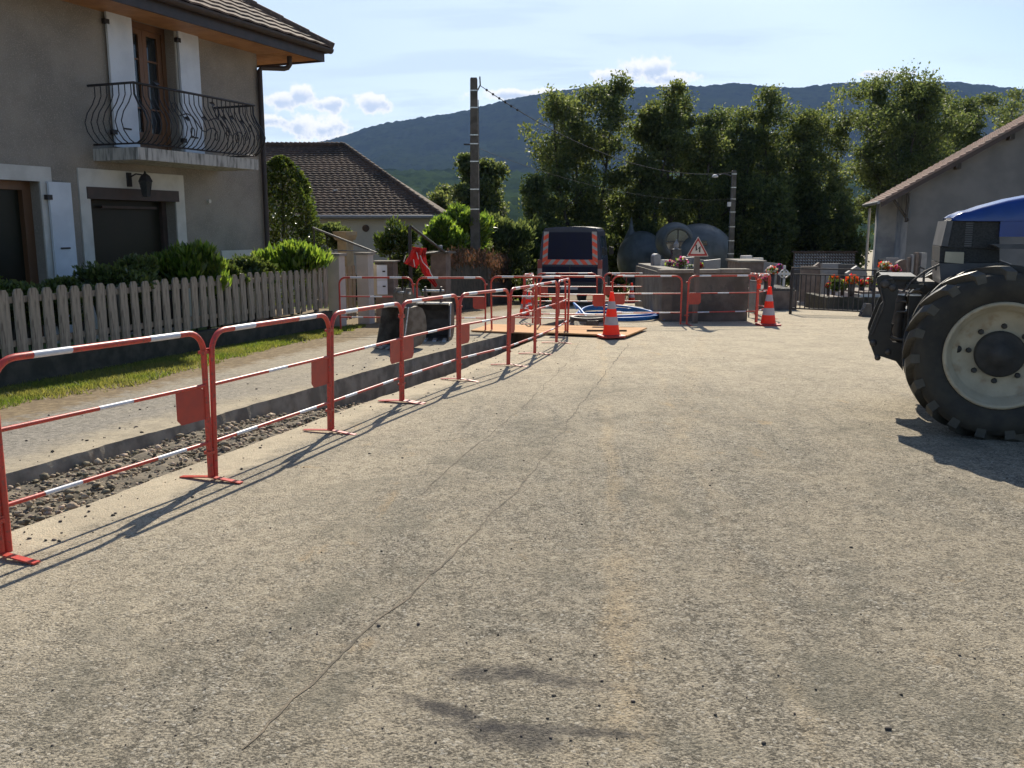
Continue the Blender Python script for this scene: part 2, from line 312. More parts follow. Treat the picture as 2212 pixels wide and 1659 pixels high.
def mat_path():
    m = bpy.data.materials.new('dusty_path'); m.use_nodes = True; nt = m.node_tree; b = nt.nodes['Principled BSDF']
    g = nt.nodes.new('ShaderNodeNewGeometry'); P = g.outputs['Position']
    s = nt.nodes.new('ShaderNodeSeparateXYZ'); nt.links.new(P, s.inputs[0]); X, Y = s.outputs[0], s.outputs[1]
    grain = mth(nt, 'ADD', mth(nt, 'MULTIPLY', nz(nt, P, 90, 5, .8), .5), mth(nt, 'MULTIPLY', nz(nt, P, 22, 6, .75), .5))
    base = mixc(nt, smooth(nt, grain, .40, .60), (.15, .14, .12), (.34, .31, .265))
    d = mth(nt, 'SUBTRACT', mth(nt, 'ADD', mth(nt, 'MULTIPLY', Y, .335), -5.33), X)      # distance left of trench
    w = mth(nt, 'MULTIPLY', mth(nt, 'SUBTRACT', nz(nt, P, 1.4, 6, .6), .5), 1.5)
    sand = smooth(nt, mth(nt, 'ADD', d, w), .85, .0)
    far = smooth(nt, mth(nt, 'ADD', Y, mth(nt, 'MULTIPLY', w, 3)), 7.5, 12.)
    sand = mth(nt, 'MULTIPLY', mth(nt, 'MAXIMUM', sand, mth(nt, 'MULTIPLY', far, .6)), smooth(nt, grain, .36, .58, .5, 1.))
    base = mixc(nt, mth(nt, 'MULTIPLY', sand, .85), base, mixc(nt, smooth(nt, nz(nt, P, 4, 6, .65), .4, .68), (.47, .40, .285), (.34, .29, .21)))
    soil = smooth(nt, mth(nt, 'ADD', mth(nt, 'SUBTRACT', X, mth(nt, 'ADD', mth(nt, 'MULTIPLY', Y, .262), -6.8)), mth(nt, 'MULTIPLY', mth(nt, 'SUBTRACT', nz(nt, P, 5, 6, .7), .5), 1.1)), .55, .2)
    base = mixc(nt, soil, base, mixc(nt, smooth(nt, nz(nt, P, 14, 5, .7), .4, .65), (.17, .13, .085), (.27, .21, .13)))
    nt.links.new(base, b.inputs['Base Color']); b.inputs['Roughness'].default_value = .95; b.inputs['Specular IOR Level'].default_value = .08
    bn = nt.nodes.new('ShaderNodeBump'); bn.inputs['Strength'].default_value = .7; bn.inputs['Distance'].default_value = .012
    nt.links.new(mth(nt, 'ADD', mth(nt, 'MULTIPLY', grain, .5), mth(nt, 'MULTIPLY', nz(nt, P, 7, 5), 1.5)), bn.inputs['Height']); nt.links.new(bn.outputs[0], b.inputs['Normal'])
    return m


M['asphalt'] = mat_asphalt(); M['path'] = mat_path()
M['trenchwall'] = mat('cut_trench_side', (.34, .30, .24), .95, (.19, .165, .13), 5, 7, .6, 30, coord='Object')
M['soil'] = mat('trench_soil', (.19, .155, .11), .95, (.09, .078, .058), 7, 7, .8, 30)
M['forest'] = mat('far_forest', (.014, .024, .010), .95, (.022, .034, .012), .02, 6, .0, coord='Object', c3=(.009, .016, .007), s3=.05, spec=0.)
M['forestnear'] = mat('foothill_wood', (.018, .032, .012), .95, (.034, .055, .018), .015, 6, coord='Object', spec=0.)


# ------------------------------------------------------------------ mesh helpers
class MB:
    def __init__(s): s.v = []; s.f = []; s.m = []; s.sm = []

    def add(s, vs, fs, mi=0, smooth_=False):
        o = len(s.v); s.v += [tuple(p) for p in vs]; s.f += [tuple(i + o for i in f) for f in fs]; s.m += [mi] * len(fs); s.sm += [smooth_] * len(fs)
        return s

    def box(s, a, b, mi=0, X=None):
        x0, y0, z0 = a; x1, y1, z1 = b
        vs = [(x0, y0, z0), (x1, y0, z0), (x1, y1, z0), (x0, y1, z0), (x0, y0, z1), (x1, y0, z1), (x1, y1, z1), (x0, y1, z1)]
        if X: vs = [X(*p) for p in vs]
        return s.add(vs, [(0, 3, 2, 1), (4, 5, 6, 7), (0, 1, 5, 4), (1, 2, 6, 5), (2, 3, 7, 6), (3, 0, 4, 7)], mi)

    def tube(s, pts, r, seg=8, mi=0, cap=True):
        pts = [Vector(p) for p in pts]; n = len(pts); rs = r if isinstance(r, (list, tuple)) else [r] * n
        vs = []; up = None
        for i, p in enumerate(pts):
            t = (pts[min(i + 1, n - 1)] - pts[max(i - 1, 0)])
            if t.length < 1e-9: t = Vector((0, 0, 1))
            t.normalize()
            if up is None: up = Vector((0, 0, 1)) if abs(t.z) < .9 else Vector((0, 1, 0))
            a = t.cross(up)
            if a.length < 1e-4: a = t.cross(Vector((1, 0, 0)))
            a.normalize(); b = t.cross(a).normalized(); up = a.cross(t).normalized()
            for k in range(seg):
                q = 2 * math.pi * k / seg; vs.append(p + (a * math.cos(q) + b * math.sin(q)) * rs[i])
        fs = [(i * seg + k, i * seg + (k + 1) % seg, (i + 1) * seg + (k + 1) % seg, (i + 1) * seg + k) for i in range(n - 1) for k in range(seg)]
        s.add(vs, fs, mi, True)
        if cap:
            s.add(vs[:seg], [tuple(range(seg))], mi); s.add(vs[-seg:], [tuple(reversed(range(seg)))], mi)
        return s

    def prism(s, poly, f, d0, d1, mi=0):
        """poly: list of 2D; f(a,b,d)->point; extruded from d0 to d1"""
        n = len(poly); vs = [f(a, b, d0) for a, b in poly] + [f(a, b, d1) for a, b in poly]
        fs = [tuple(range(n)), tuple(reversed(range(n, 2 * n)))] + [(i, i + n, (i + 1) % n + n, (i + 1) % n) for i in range(n)]
        return s.add(vs, fs, mi)

    def lathe(s, prof, c, axis='z', seg=32, mi=0, sm=True, close=False):
        vs = []
        for r, h in prof:
            for k in range(seg):
                q = 2 * math.pi * k / seg; a, b = r * math.cos(q), r * math.sin(q)
                vs.append((c[0] + a, c[1] + b, c[2] + h) if axis == 'z' else (c[0] + a, c[1] + h, c[2] + b))
        n = len(prof); fs = [(i * seg + k, i * seg + (k + 1) % seg, (i + 1) * seg + (k + 1) % seg, (i + 1) * seg + k) for i in range(n - 1) for k in range(seg)]
        return s.add(vs, fs, mi, sm)

    def build(s, name, mats, parent=None, origin=None):
        me = bpy.data.meshes.new(name); me.from_pydata(s.v, [], s.f)
        for m in (mats if isinstance(mats, (list, tuple)) else [mats]): me.materials.append(m)
        me.polygons.foreach_set('material_index', s.m); me.polygons.foreach_set('use_smooth', s.sm); me.update()
        o = bpy.data.objects.new(name, me); col.objects.link(o)
        if parent: o.parent = parent; o.matrix_parent_inverse.identity()
        return o


def tag(o, label=None, cat=None, group=None, kind=None):
    if label: o['label'] = label
    if cat: o['category'] = cat
    if group: o['group'] = group
    if kind: o['kind'] = kind
    return o


def thing(name, label, cat, loc=(0, 0, 0), rz=0., group=None):
    o = bpy.data.objects.new(name, None); col.objects.link(o); o.location = loc; o.rotation_euler = (0, 0, rz); o.empty_display_size = .2
    return tag(o, label, cat, group)


def dup(root):
    r = root.copy(); col.objects.link(r)
    for ch in list(root.children):
        c = ch.copy(); col.objects.link(c); c.parent = r
        for g in list(ch.children):
            d = g.copy(); col.objects.link(d); d.parent = c
    return r


def np_mesh(name, verts, faces, m, parent=None, smooth_=False):
    me = bpy.data.meshes.new(name); nv, nf = len(verts), len(faces); k = faces.shape[1]
    me.vertices.add(nv); me.vertices.foreach_set('co', verts.astype(np.float32).ravel())
    me.loops.add(nf * k); me.loops.foreach_set('vertex_index', faces.astype(np.int32).ravel())
    me.polygons.add(nf); me.polygons.foreach_set('loop_start', np.arange(0, nf * k, k, dtype=np.int32)); me.polygons.foreach_set('loop_total', np.full(nf, k, dtype=np.int32))
    if smooth_: me.polygons.foreach_set('use_smooth', np.ones(nf, dtype=bool))
    me.materials.append(m); me.update(calc_edges=True); me.validate()
    o = bpy.data.objects.new(name, me); col.objects.link(o)
    if parent: o.parent = parent
    return o


def leaves(name, P, size, m, parent=None, seed=0, aspect=.5, dirs=None, spread=1., jit=.35):
    rng = np.random.default_rng(seed); n = len(P)
    d = rng.normal(size=(n, 3))
    if dirs is not None: d = dirs + d * spread * .5
    d /= np.linalg.norm(d, axis=1, keepdims=True) + 1e-9
    u = rng.normal(size=(n, 3)); u -= (u * d).sum(1, keepdims=True) * d; u /= np.linalg.norm(u, axis=1, keepdims=True) + 1e-9
    L_ = (size * (1 + rng.uniform(-jit, jit, n)))[:, None]
    a = P - d * L_ * .5; b = P + d * L_ * .5; q = P + d * L_ * .08
    nrm = np.cross(d, u); w = L_ * aspect * .5
    v = np.stack([a, q + u * w + nrm * w * .25, b, q - u * w + nrm * w * .25], 1).reshape(-1, 3)
    f = np.arange(4 * n).reshape(n, 4)
    return np_mesh(name, v, f, m, parent)


# ------------------------------------------------------------------ ground
NL = [(-8, -6.6), (-2, -4.78), (4.565, -2.715), (7.096, -1.906), (8.471, -1.481), (10.753, -.661), (14.49, .366), (19.2, 1.66)]
FLn = [(-8, -8.0), (-2, -6.0), (5.811, -3.44), (8.871, -2.366), (10.594, -1.841), (15.593, -.09), (19.2, 1.05)]
lerp = lambda T, y: float(np.interp(y, [p[0] for p in T], [p[1] for p in T]))
YE = 19.2
ys = [-8, -5, -2, 0] + [0.5 * i for i in range(1, 70)] + [35 + 2.5 * i for i in range(1, 15)] + [75, 90, 120, 170, 240, 330, 450]
ys = sorted(set(ys + [YE]))
wob = lambda y, k: .02 * noise.noise(Vector((y * 5., k, 0))) + .014 * noise.noise(Vector((y * 14., k, 6))) + .03 * noise.noise(Vector((y * 1.1, k, 3)))


def strip(name, xl, xr, ylist, m, div=1, dz=0., wide=None):
    vs = []; fs = []; n = div + 1
    for y in ylist:
        a, b = xl(y), xr(y)
        for k in range(n): vs.append((a + (b - a) * k / div, y, G(y) + dz))
    for j in range(len(ylist) - 1):
        for k in range(div): i = j * n + k; fs.append((i, i + 1, i + n + 1, i + n))
    return MB().add(vs, fs, 0, True)


fy = [y for y in ys if y <= YE]; fine = sorted(set([-8 + .04 * i for i in range(int((YE + 8) / .04) + 1)] + [YE] + fy))
fy2 = [y for y in ys if y >= YE]
m_ = strip('road', lambda y: lerp(NL, y) + wob(y, 1), lambda y: 80., fine, None, 1)
xe = lerp(NL, YE)
m2 = strip('road', lambda y: xe + (y - YE) * .16 if y < 80 else -400., lambda y: 80. if y < 80 else 900., fy2, None, 1)
m_.add(m2.v, m2.f, 0, True)
tag(m_.build('road', M['asphalt']), kind='structure')
m_ = strip('path', lambda y: -60., lambda y: lerp(FLn, y) + wob(y, 7), fine, None, 1)
xf = lerp(FLn, YE)
m_.add([(xf, YE, G(YE)), (xe, YE, G(YE)), (xe, YE, G(YE) - .5), (xf, YE, G(YE) - .5)], [(0, 1, 2, 3)])
m2 = strip('path', lambda y: -60., lambda y: xe + (y - YE) * .16, [y for y in fy2 if y < 80], None, 1)
m_.add(m2.v, m2.f, 0, True)
# the piece of ground between the two trench lips beyond the trench's end
tag(m_.build('path', M['path']), kind='structure')
# trench sides and bottom
dep = lambda y: .115 + .02 * noise.noise(Vector((y, 0, 0))) if y < 8 else .115 + min(1, (y - 8) / 3.) * .33
mb = MB(); vs = []; fs = []
for y in fine:
    a = lerp(FLn, y) + wob(y, 7); b = lerp(NL, y) + wob(y, 1); z = G(y)
    for t, zz in ((a, z), (a + .015, z - dep(y) * .5), (a + .03, z - dep(y) - .06)): vs.append((t, y, zz))
for j in range(len(fine) - 1):
    for k in range(2): i = j * 3 + k; fs.append((i, i + 1, i + 4, i + 3))
mb.add(vs, fs, 0, True); vs = []; fs = []
for y in fine:
    b = lerp(NL, y) + wob(y, 1); z = G(y)
    for t, zz in ((b, z), (b - .02, z - .1), (b - .03, z - dep(y) - .1)): vs.append((t, y, zz))
for j in range(len(fine) - 1):
    for k in range(2): i = j * 3 + k; fs.append((i, i + 3, i + 4, i + 1))
mb.add(vs, fs, 0, True)
tag(mb.build('trench_side', M['trenchwall']), kind='structure')
vs = []; fs = []; nk = 11
for y in fine:
    a = lerp(FLn, y); b = lerp(NL, y)
    for k in range(nk):
        t = k / (nk - 1); x = a + (b - a) * t
        near = max(0, 1 - max(0, y - 8.2) / 2.2)
        zz = G(y) - dep(y) + (.07 * t * near) + .05 * noise.noise(Vector((x * 3, y * 3, 0))) + .03 * noise.noise(Vector((x * 9, y * 9, 0)))
        vs.append((x, y, zz))
for j in range(len(fine) - 1):
    for k in range(nk - 1): i = j * nk + k; fs.append((i, i + 1, i + nk + 1, i + nk))
tag(MB().add(vs, fs, 0, True).build('trench_bottom', M['soil']), kind='structure')


def stones(name, pts, sizes, m, seed=0, flat=.65):
    rng = np.random.default_rng(seed)
    ico = np.array([(0, 0, -1), (.72, -.53, -.45), (-.28, -.85, -.45), (-.89, 0, -.45), (-.28, .85, -.45), (.72, .53, -.45), (.28, -.85, .45), (-.72, -.53, .45), (-.72, .53, .45), (.28, .85, .45), (.89, 0, .45), (0, 0, 1)])
    fc = np.array([(0, 1, 2), (1, 0, 5), (0, 2, 3), (0, 3, 4), (0, 4, 5), (1, 5, 10), (2, 1, 6), (3, 2, 7), (4, 3, 8), (5, 4, 9), (1, 10, 6), (2, 6, 7), (3, 7, 8), (4, 8, 9), (5, 9, 10), (6, 10, 11), (7, 6, 11), (8, 7, 11), (9, 8, 11), (10, 9, 11)])
    n = len(pts); V = ico[None] * (1 + rng.uniform(-.3, .3, (n, 12, 1))) * sizes[:, None, None] * rng.uniform(.6, 1.2, (n, 1, 3))
    V[:, :, 2] *= flat; q = rng.uniform(0, 6.28, n); c, s_ = np.cos(q)[:, None], np.sin(q)[:, None]
    x = V[:, :, 0] * c - V[:, :, 1] * s_; y = V[:, :, 0] * s_ + V[:, :, 1] * c
    V = np.stack([x, y, V[:, :, 2]], 2) + pts[:, None, :]
    F = (fc[None] + (np.arange(n) * 12)[:, None, None]).reshape(-1, 3)
    return np_mesh(name, V.reshape(-1, 3), F, m)


rng = np.random.default_rng(3)
pts = []; sz = []
for i in range(9500):
    y = rng.uniform(3.2, 13.8); t = rng.uniform(.03, .97); x = lerp(FLn, y) * (1 - t) + lerp(NL, y) * t
    near = max(0, 1 - max(0, y - 8.2) / 2.2); d = G(y) - dep(y) + .07 * t * near + .03 * noise.noise(Vector((x * 3, y * 3, 0)))
    s_ = .005 + .022 * rng.random() ** 3 + (.022 if rng.random() < .03 else 0)
    pts.append((x, y, d + s_ * .5 + (0.02 if rng.random() < .3 else 0))); sz.append(s_)
tag(stones('rubble', np.array(pts), np.array(sz), M['gravel'], 5), 'loose pale rubble filling the open trench', 'rubble', kind='stuff')
pts = []; sz = []
for i in range(650):
    y = 1.9 + 11 * rng.random() ** 1.5; x = rng.uniform(-.62, .72) * y * 1.0
    if x < lerp(NL, y) + .05: continue
    pts.append((x, y, G(y) + .002)); sz.append(.0025 + .006 * rng.random() ** 3 + (.006 if rng.random() < .03 else 0))
for i in range(150):
    y = rng.uniform(4, 14); x = lerp(NL, y) + abs(rng.normal() * .25) + .03; pts.append((x, y, G(y) + .003)); sz.append(.004 + .012 * rng.random() ** 3)
for i in range(130):
    y = rng.uniform(6, 15); x = lerp(FLn, y) - abs(rng.normal() * .7) - .03; pts.append((x, y, G(y) + .003)); sz.append(.005 + .014 * rng.random() ** 3)
tag(stones('road_chippings', np.array(pts), np.array(sz), M['chip'], 6), 'scattered dark chippings and crumbs on the asphalt', 'chippings', kind='stuff')


def crack(pl, w, seed, sub=.05):
    vs = []; fs = []; pl = [Vector((p[0], p[1], 0)) for p in pl]; k = 0
    for a, b in zip(pl[:-1], pl[1:]):
        n = max(2, int((b - a).length / sub)); d = (b - a).normalized(); nn = Vector((-d.y, d.x, 0))
        for i in range(n):
            p = a.lerp(b, i / n); s_ = (a - pl[0]).length + (p - a).length
            p = p + nn * (.05 * noise.noise(Vector((s_ * 2.5, seed, 0))) + .012 * noise.noise(Vector((s_ * 14, seed, 1))))
            ww = w * .95 * (.35 + 1.3 * abs(noise.noise(Vector((s_ * 6, seed, 5)))))
            if noise.noise(Vector((s_ * 1.3, seed, 9))) < -.30: ww *= .35
            vs += [(p.x - nn.x * ww, p.y - nn.y * ww, G(p.y) + .003), (p.x + nn.x * ww, p.y + nn.y * ww, G(p.y) + .003)]
            if k: fs.append((2 * k - 2, 2 * k - 1, 2 * k + 1, 2 * k))
            k += 1
    return vs, fs


mb = MB()
for pl, w, sd_ in (([(1.975, 14.49), (1.27, 11.2), (.637, 8.3), (.121, 5.72), (-.254, 4.38), (-.475, 3.62), (-.644, 3.14), (-.845, 2.43)], .0085, 1),
                   ([(.723, 11.5), (.06, 8.06), (-.361, 6.32), (-.585, 5.23)], .005, 4), ([(1.1, 14.3), (.75, 11.6)], .004, 7)):
    mb.add(*crack(pl, w, sd_))
tag(mb.build('asphalt_crack', M['soil']), kind='structure')

# grass strip by the fence, grass patches further back
FX = lambda y: -8.24 + .285 * y
GE = lambda y: lerp([(5, -6.1), (8.175, -4.825), (9.72, -4.161), (12.8, -3.686), (15, -3.15), (16.6, -2.95), (17.6, -2.95)], y)
rng = np.random.default_rng(11)


def grass_blades(name, P, h, w, m, seed):
    rng = np.random.default_rng(seed); n = len(P); q = rng.uniform(0, 6.28, n); hh = h * rng.uniform(.5, 1.3, n)
    dx, dy = np.cos(q) * w, np.sin(q) * w; lean = rng.normal(0, .5, (n, 2)) * hh[:, None]
    a = P + np.stack([dx, dy, 0 * q], 1); b = P - np.stack([dx, dy, 0 * q], 1)
    c = P + np.stack([lean[:, 0], lean[:, 1], hh], 1)
    return np_mesh(name, np.stack([a, b, c], 1).reshape(-1, 3), np.arange(3 * n).reshape(n, 3), m)


P = []
while len(P) < 42000:
    y = rng.uniform(6.5, 17.4); x0, x1 = FX(y) + .08, GE(y); t = rng.random(); x = x0 + (x1 + .12 - x0) * t
    edge = (x1 - x) + .22 * noise.noise(Vector((x * 2.5, y * 2.5, 0))) + .12 * noise.noise(Vector((x * 8, y * 8, 0)))
    if edge < .1 * rng.random(): continue
    if edge < .3 and rng.random() < .6: continue
    P.append((x, y, G(y)))
tag(grass_blades('grass', np.array(P), .05, .006, M['grass'], 1), 'short sunlit grass strip between picket fence and path', 'grass', kind='stuff')
P = []
for i in range(16000):
    y = 25 + 25 * rng.random(); x = -9 + rng.random() * 6.2 + (y - 25) * -.12
    P.append((x, y, G(y)))
for i in range(7000):
    y = 40 + 25 * rng.random(); x = -1.5 + rng.random() * 3.5 + (y - 40) * .02; P.append((x, y, G(y)))
tag(grass_blades('lawn', np.array(P), .1, .035, M['grass'], 2), 'bright lawn beyond the letterbox pillar', 'lawn', kind='stuff')
vs = []; fs = []
for j, (y, a, b) in enumerate([(24.8, -9.5, -2.6), (34, -14, -3.6), (50, -25, -5.5), (66, -30, -6)]): vs += [(a, y, G(y) + .012), (b, y, G(y) + .012)]
for j in range(3): fs.append((2 * j, 2 * j + 1, 2 * j + 3, 2 * j + 2))
k = len(vs); vs += [(-1.9, 39, G(39) + .012), (2.4, 39, G(39) + .012), (2.4, 66, G(66) + .012), (-1.9, 66, G(66) + .012)]; fs.append((k, k + 1, k + 2, k + 3))
# garden soil/lawn behind the picket fence
gy = [2, 6, 9, 12, 15, 17]
k = len(vs)
for y in gy: vs += [(-30, y, G(y) + .1), (FX(y) - .05, y, G(y) + .1)]
for j in range(len(gy) - 1): fs.append((k + 2 * j, k + 2 * j + 1, k + 2 * j + 3, k + 2 * j + 2))
tag(MB().add(vs, fs).build('lawn_ground', M['field']), kind='structure')

# ------------------------------------------------------------------ mountains
def ridge_v(u):
    return float(np.interp(u, [-900, 0, 500, 735, 830, 1000, 1100, 1200, 1290, 1400, 1500, 1560, 1640, 1700, 1780, 1860, 2000, 2130, 2300, 2800, 3400],
                           [470, 420, 350, 303, 270, 243, 216, 197, 187, 189, 187, 180, 190, 190, 180, 177, 178, 191, 205, 230, 300]))


us = np.linspace(-700, 3200, 1000); ysm = np.concatenate([np.linspace(1150, 2300, 60), np.linspace(2312, 2420, 14)])
Y0, Y1 = 1150., 2400.
vs = np.zeros((len(ysm), len(us), 3))
for j, y in enumerate(ysm):
    t = min(1, (y - Y0) / (Y1 - Y0))
    for i, u in enumerate(us):
        top = at(u, ridge_v(u), Y1).z
        x = (u - 1106) / 1913. * y / math.cos(PITCH)
        n_ = noise.fractal(Vector((x * .0022, y * .0022, 0)), 1., 2., 5)
        gul = abs(noise.noise(Vector((x * .0045, y * .0009, 4))))
        z = -20 + (top + 20) * (t ** 1.15) + (n_ * 34 - gul * 40) * math.sin(math.pi * min(1, t)) + (1.6 + 6. * abs(noise.noise(Vector((x * .035, y * .035, 2))))) * 1.0 + 3.4 * noise.noise(Vector((x * .13, y * .13, 7)))
        if y > Y1: z -= (y - Y1) * .8
        vs[j, i] = (x, y, z)
ny_, nx_ = len(ysm), len(us); idx = np.arange(ny_ * nx_).reshape(ny_, nx_)
F_ = np.stack([idx[:-1, :-1], idx[:-1, 1:], idx[1:, 1:], idx[1:, :-1]], -1).reshape(-1, 4)
tag(np_mesh('mountain', vs.reshape(-1, 3), F_, M['forest'], None, False), kind='structure')
us = np.linspace(-400, 3000, 620); ysm = np.linspace(330, 1120, 130); vs = np.zeros((len(ysm), len(us), 3))
for j, y in enumerate(ysm):
    t = (y - 330) / 790.
    for i, u in enumerate(us):
        x = (u - 1106) / 1913. * y
        base = -14 + 78 * t ** 1.3 + 10 * noise.noise(Vector((x * .004, y * .004, 1)))
        wood = noise.noise(Vector((x * .012, y * .008, 8)))
        k = 1 if (wood > -.12 or t > .45) else .06
        base += k * (3 + 7 * abs(noise.noise(Vector((x * .07, y * .07, 2)))) + 3 * noise.noise(Vector((x * .17, y * .17, 3))))
        vs[j, i] = (x, y, base)
ny_, nx_ = len(ysm), len(us); idx = np.arange(ny_ * nx_).reshape(ny_, nx_)
F_ = np.stack([idx[:-1, :-1], idx[:-1, 1:], idx[1:, 1:], idx[1:, :-1]], -1).reshape(-1, 4)
tag(np_mesh('hills', vs.reshape(-1, 3), F_, M['forestnear'], None, False), kind='structure')
# haze
hb = MB().box((-3600, -60, -60), (4600, 2700, 620)).build('haze', M['white'])
hm = bpy.data.materials.new('haze_air'); hm.use_nodes = True; hn = hm.node_tree; hn.nodes.clear()
pv = hn.nodes.new('ShaderNodeVolumePrincipled'); pv.inputs['Color'].default_value = (.30, .48, .95, 1); pv.inputs['Density'].default_value = .00007; pv.inputs['Anisotropy'].default_value = .25
ho = hn.nodes.new('ShaderNodeOutputMaterial'); hn.links.new(pv.outputs[0], ho.inputs['Volume'])
hb.data.materials.clear(); hb.data.materials.append(hm); tag(hb, 'pale blue haze over the valley', 'haze', kind='stuff')

# ------------------------------------------------------------------ the house on the left
h = Vector((.3872, .9220, 0)); nn = Vector((.9220, -.3872, 0)); C0 = Vector((-4.84, 17.6, 0))
HX = lambda s, o, z: tuple(C0 - h * s + nn * o + Vector((0, 0, z)))       # s: from far corner towards us, o: out of the facade
house = thing('house', 'large taupe rendered house with white shutters and wrought iron balcony', 'house', (C0.x, C0.y, G(17.6)))
HO = Vector(house.location)


def hpart(mb, name, m, parent=house):
    off = HO
    mb.v = [tuple(Vector(p) - off) for p in mb.v]
    return mb.build(name, m, parent)


ZE = 4.80; ZB = -.7
# facade with real openings: rectangles (s0,s1,z0,z1)
OP = [(2.14, 3.11, 2.70, 4.80), (2.36, 4.14, -.2, 2.13), (5.0, 6.6, -.2, 2.17)]
mb = MB()
ss = sorted({-.0, 9.5} | {a for o in OP for a in o[:2]}); zz = sorted({ZB, ZE} | {a for o in OP for a in o[2:]})
for a, b in zip(ss[:-1], ss[1:]):
    for c, d in zip(zz[:-1], zz[1:]):
        cs, cz = (a + b) / 2, (c + d) / 2
        if any(o[0] < cs < o[1] and o[2] < cz < o[3] for o in OP): continue
        mb.add([HX(a, 0, c), HX(a, 0, d), HX(b, 0, d), HX(b, 0, c)], [(0, 1, 2, 3)])
for o in OP:      # reveals
    a, b, c, d = o
    for (p, q) in (((a, c), (a, d)), ((a, d), (b, d)), ((b, d), (b, c)), ((b, c), (a, c))):
        mb.add([HX(p[0], 0, p[1]), HX(q[0], 0, q[1]), HX(q[0], -.32, q[1]), HX(p[0], -.32, p[1])], [(0, 1, 2, 3)])
mb.add([HX(0, 0, ZB), HX(0, -9, ZB), HX(0, -9, ZE), HX(0, 0, ZE)], [(0, 1, 2, 3)])
mb.add([HX(9.5, 0, ZB), HX(9.5, -9, ZB), HX(9.5, -9, ZE), HX(9.5, 0, ZE)], [(0, 1, 2, 3)])
mb.add([HX(0, -9, ZB), HX(9.5, -9, ZB), HX(9.5, -9, ZE), HX(0, -9, ZE)], [(0, 1, 2, 3)])
hpart(mb, 'wall', M['render'])
# trims
T_ = .025
mb = MB()
hpart(MB().box((2.0, -.01, 4.795), (3.26, T_, 4.86), 0, HX).box((2.0, -.01, 2.72), (2.14, T_, 4.795), 0, HX).box((3.11, -.01, 2.72), (3.24, T_, 4.795), 0, HX), 'door_surround', M['trim'])
hpart(MB().box((2.15, -.01, 2.13), (4.33, T_, 2.40), 0, HX).box((2.15, -.01, -.3), (2.36, T_, 2.13), 0, HX).box((4.14, -.01, -.3), (4.33, T_, 2.13), 0, HX), 'opening_surround', M['trim'])
hpart(MB().box((4.8, -.01, 2.17), (6.8, T_, 2.38), 0, HX).box((4.8, -.01, -.3), (5.0, T_, 2.17), 0, HX), 'opening_surround', M['trim'])


def shutter(s0, s1, z0, z1, hook_z):
    mb = MB()
    mb.box((s0, .045, z0), (s1, .085, z1), 0, HX)
    o = hpart(mb, 'shutter', M['shutter'])
    for z in (z0 + .22, z1 - .22): hpart(MB().box((s1 - .04, .03, z - .035), (s1 + .05, .095, z + .035), 0, HX), 'hinge', M['iron'], o)
    hpart(MB().box(((s0 + s1) / 2 - .08, .085, hook_z - .012), ((s0 + s1) / 2 + .08, .1, hook_z + .012), 0, HX), 'handle', M['iron'], o)


for a in ((3.13, 3.62, 2.76, 4.83, 3.05), (1.65, 2.12, 2.76, 4.83, 3.05), (4.53, 4.91, -.1, 2.17, 1.22)):
    shutter(*a)
# upper french door, one leaf ajar
f = MB().box((2.14, -.3, 2.70), (2.22, -.2, 4.80), 0, HX).box((3.03, -.3, 2.70), (3.11, -.2, 4.80), 0, HX).box((2.22, -.3, 4.70), (3.03, -.2, 4.80), 0, HX)
dr = hpart(f, 'balcony_door', M['brown'])


def leaf_door(s0, s1, z0, z1, o0, name, bars=4, parent=dr, wood='brown'):
    mb = MB(); w = .085
    mb.box((s0, o0, z0), (s0 + w, o0 + .05, z1), 0, HX).box((s1 - w, o0, z0), (s1, o0 + .05, z1), 0, HX)
    mb.box((s0 + w, o0, z0), (s1 - w, o0 + .05, z0 + .35), 0, HX).box((s0 + w, o0, z1 - w), (s1 - w, o0 + .05, z1), 0, HX)
    for k in range(1, bars):
        z = z0 + .35 + (z1 - w - z0 - .35) * k / bars; mb.box((s0 + w, o0 + .012, z - .012), (s1 - w, o0 + .04, z + .012), 0, HX)
    hpart(mb, name, M[wood], parent)


leaf_door(2.63, 3.03, 2.72, 4.70, -.27, 'door_leaf')
hpart(MB().box((2.70, -.262, 3.0), (2.97, -.255, 4.62), 0, HX), 'glass_pane', M['glass'], dr)
leaf_door(2.22, 2.62, 2.72, 4.70, -.275, 'door_leaf')
hpart(MB().box((2.29, -.267, 3.0), (2.56, -.26, 4.62), 0, HX), 'glass_pane', M['glass'], dr)
# room depth behind the door, roller-shutter opening downstairs
hpart(MB().box((2.30, -.16, 1.95), (4.20, .045, 2.13), 0, HX), 'roller_box', M['roller'])
g = hpart(MB().box((2.36, -.30, -.2), (4.14, -.27, 1.95), 0, HX), 'dark_pane', M['darkpane'])  # dark sheet instead of the shaded garage interior
hpart(MB().box((2.36, -.27, -.2), (2.46, -.2, 1.95), 0, HX).box((4.04, -.27, -.2), (4.14, -.2, 1.95), 0, HX).box((2.6, -.2, 1.82), (3.75, -.17, 1.86), 0, HX), 'window_frame', M['roller'], g)
g = hpart(MB().box((5.0, -.30, -.2), (6.6, -.27, 2.17), 0, HX), 'dark_pane', M['darkpane'])
hpart(MB().box((5.0, -.27, -.2), (5.14, -.18, 2.17), 0, HX).box((5.7, -.27, -.2), (5.9, -.18, 2.17), 0, HX).box((5.14, -.27, 2.05), (5.7, -.18, 2.17), 0, HX).box((5.9, -.27, 2.05), (6.6, -.18, 2.17), 0, HX), 'window_frame', M['brown'], g)
hpart(MB().box((.42, -.005, .5), (1.28, .02, 1.1), 0, HX), 'meter_box', M['trim'])
hpart(MB().tube([HX(1.55, 0, 1.98), HX(1.55, .05, 1.98)], .035, 10), 'wall_vent', M['trim'])
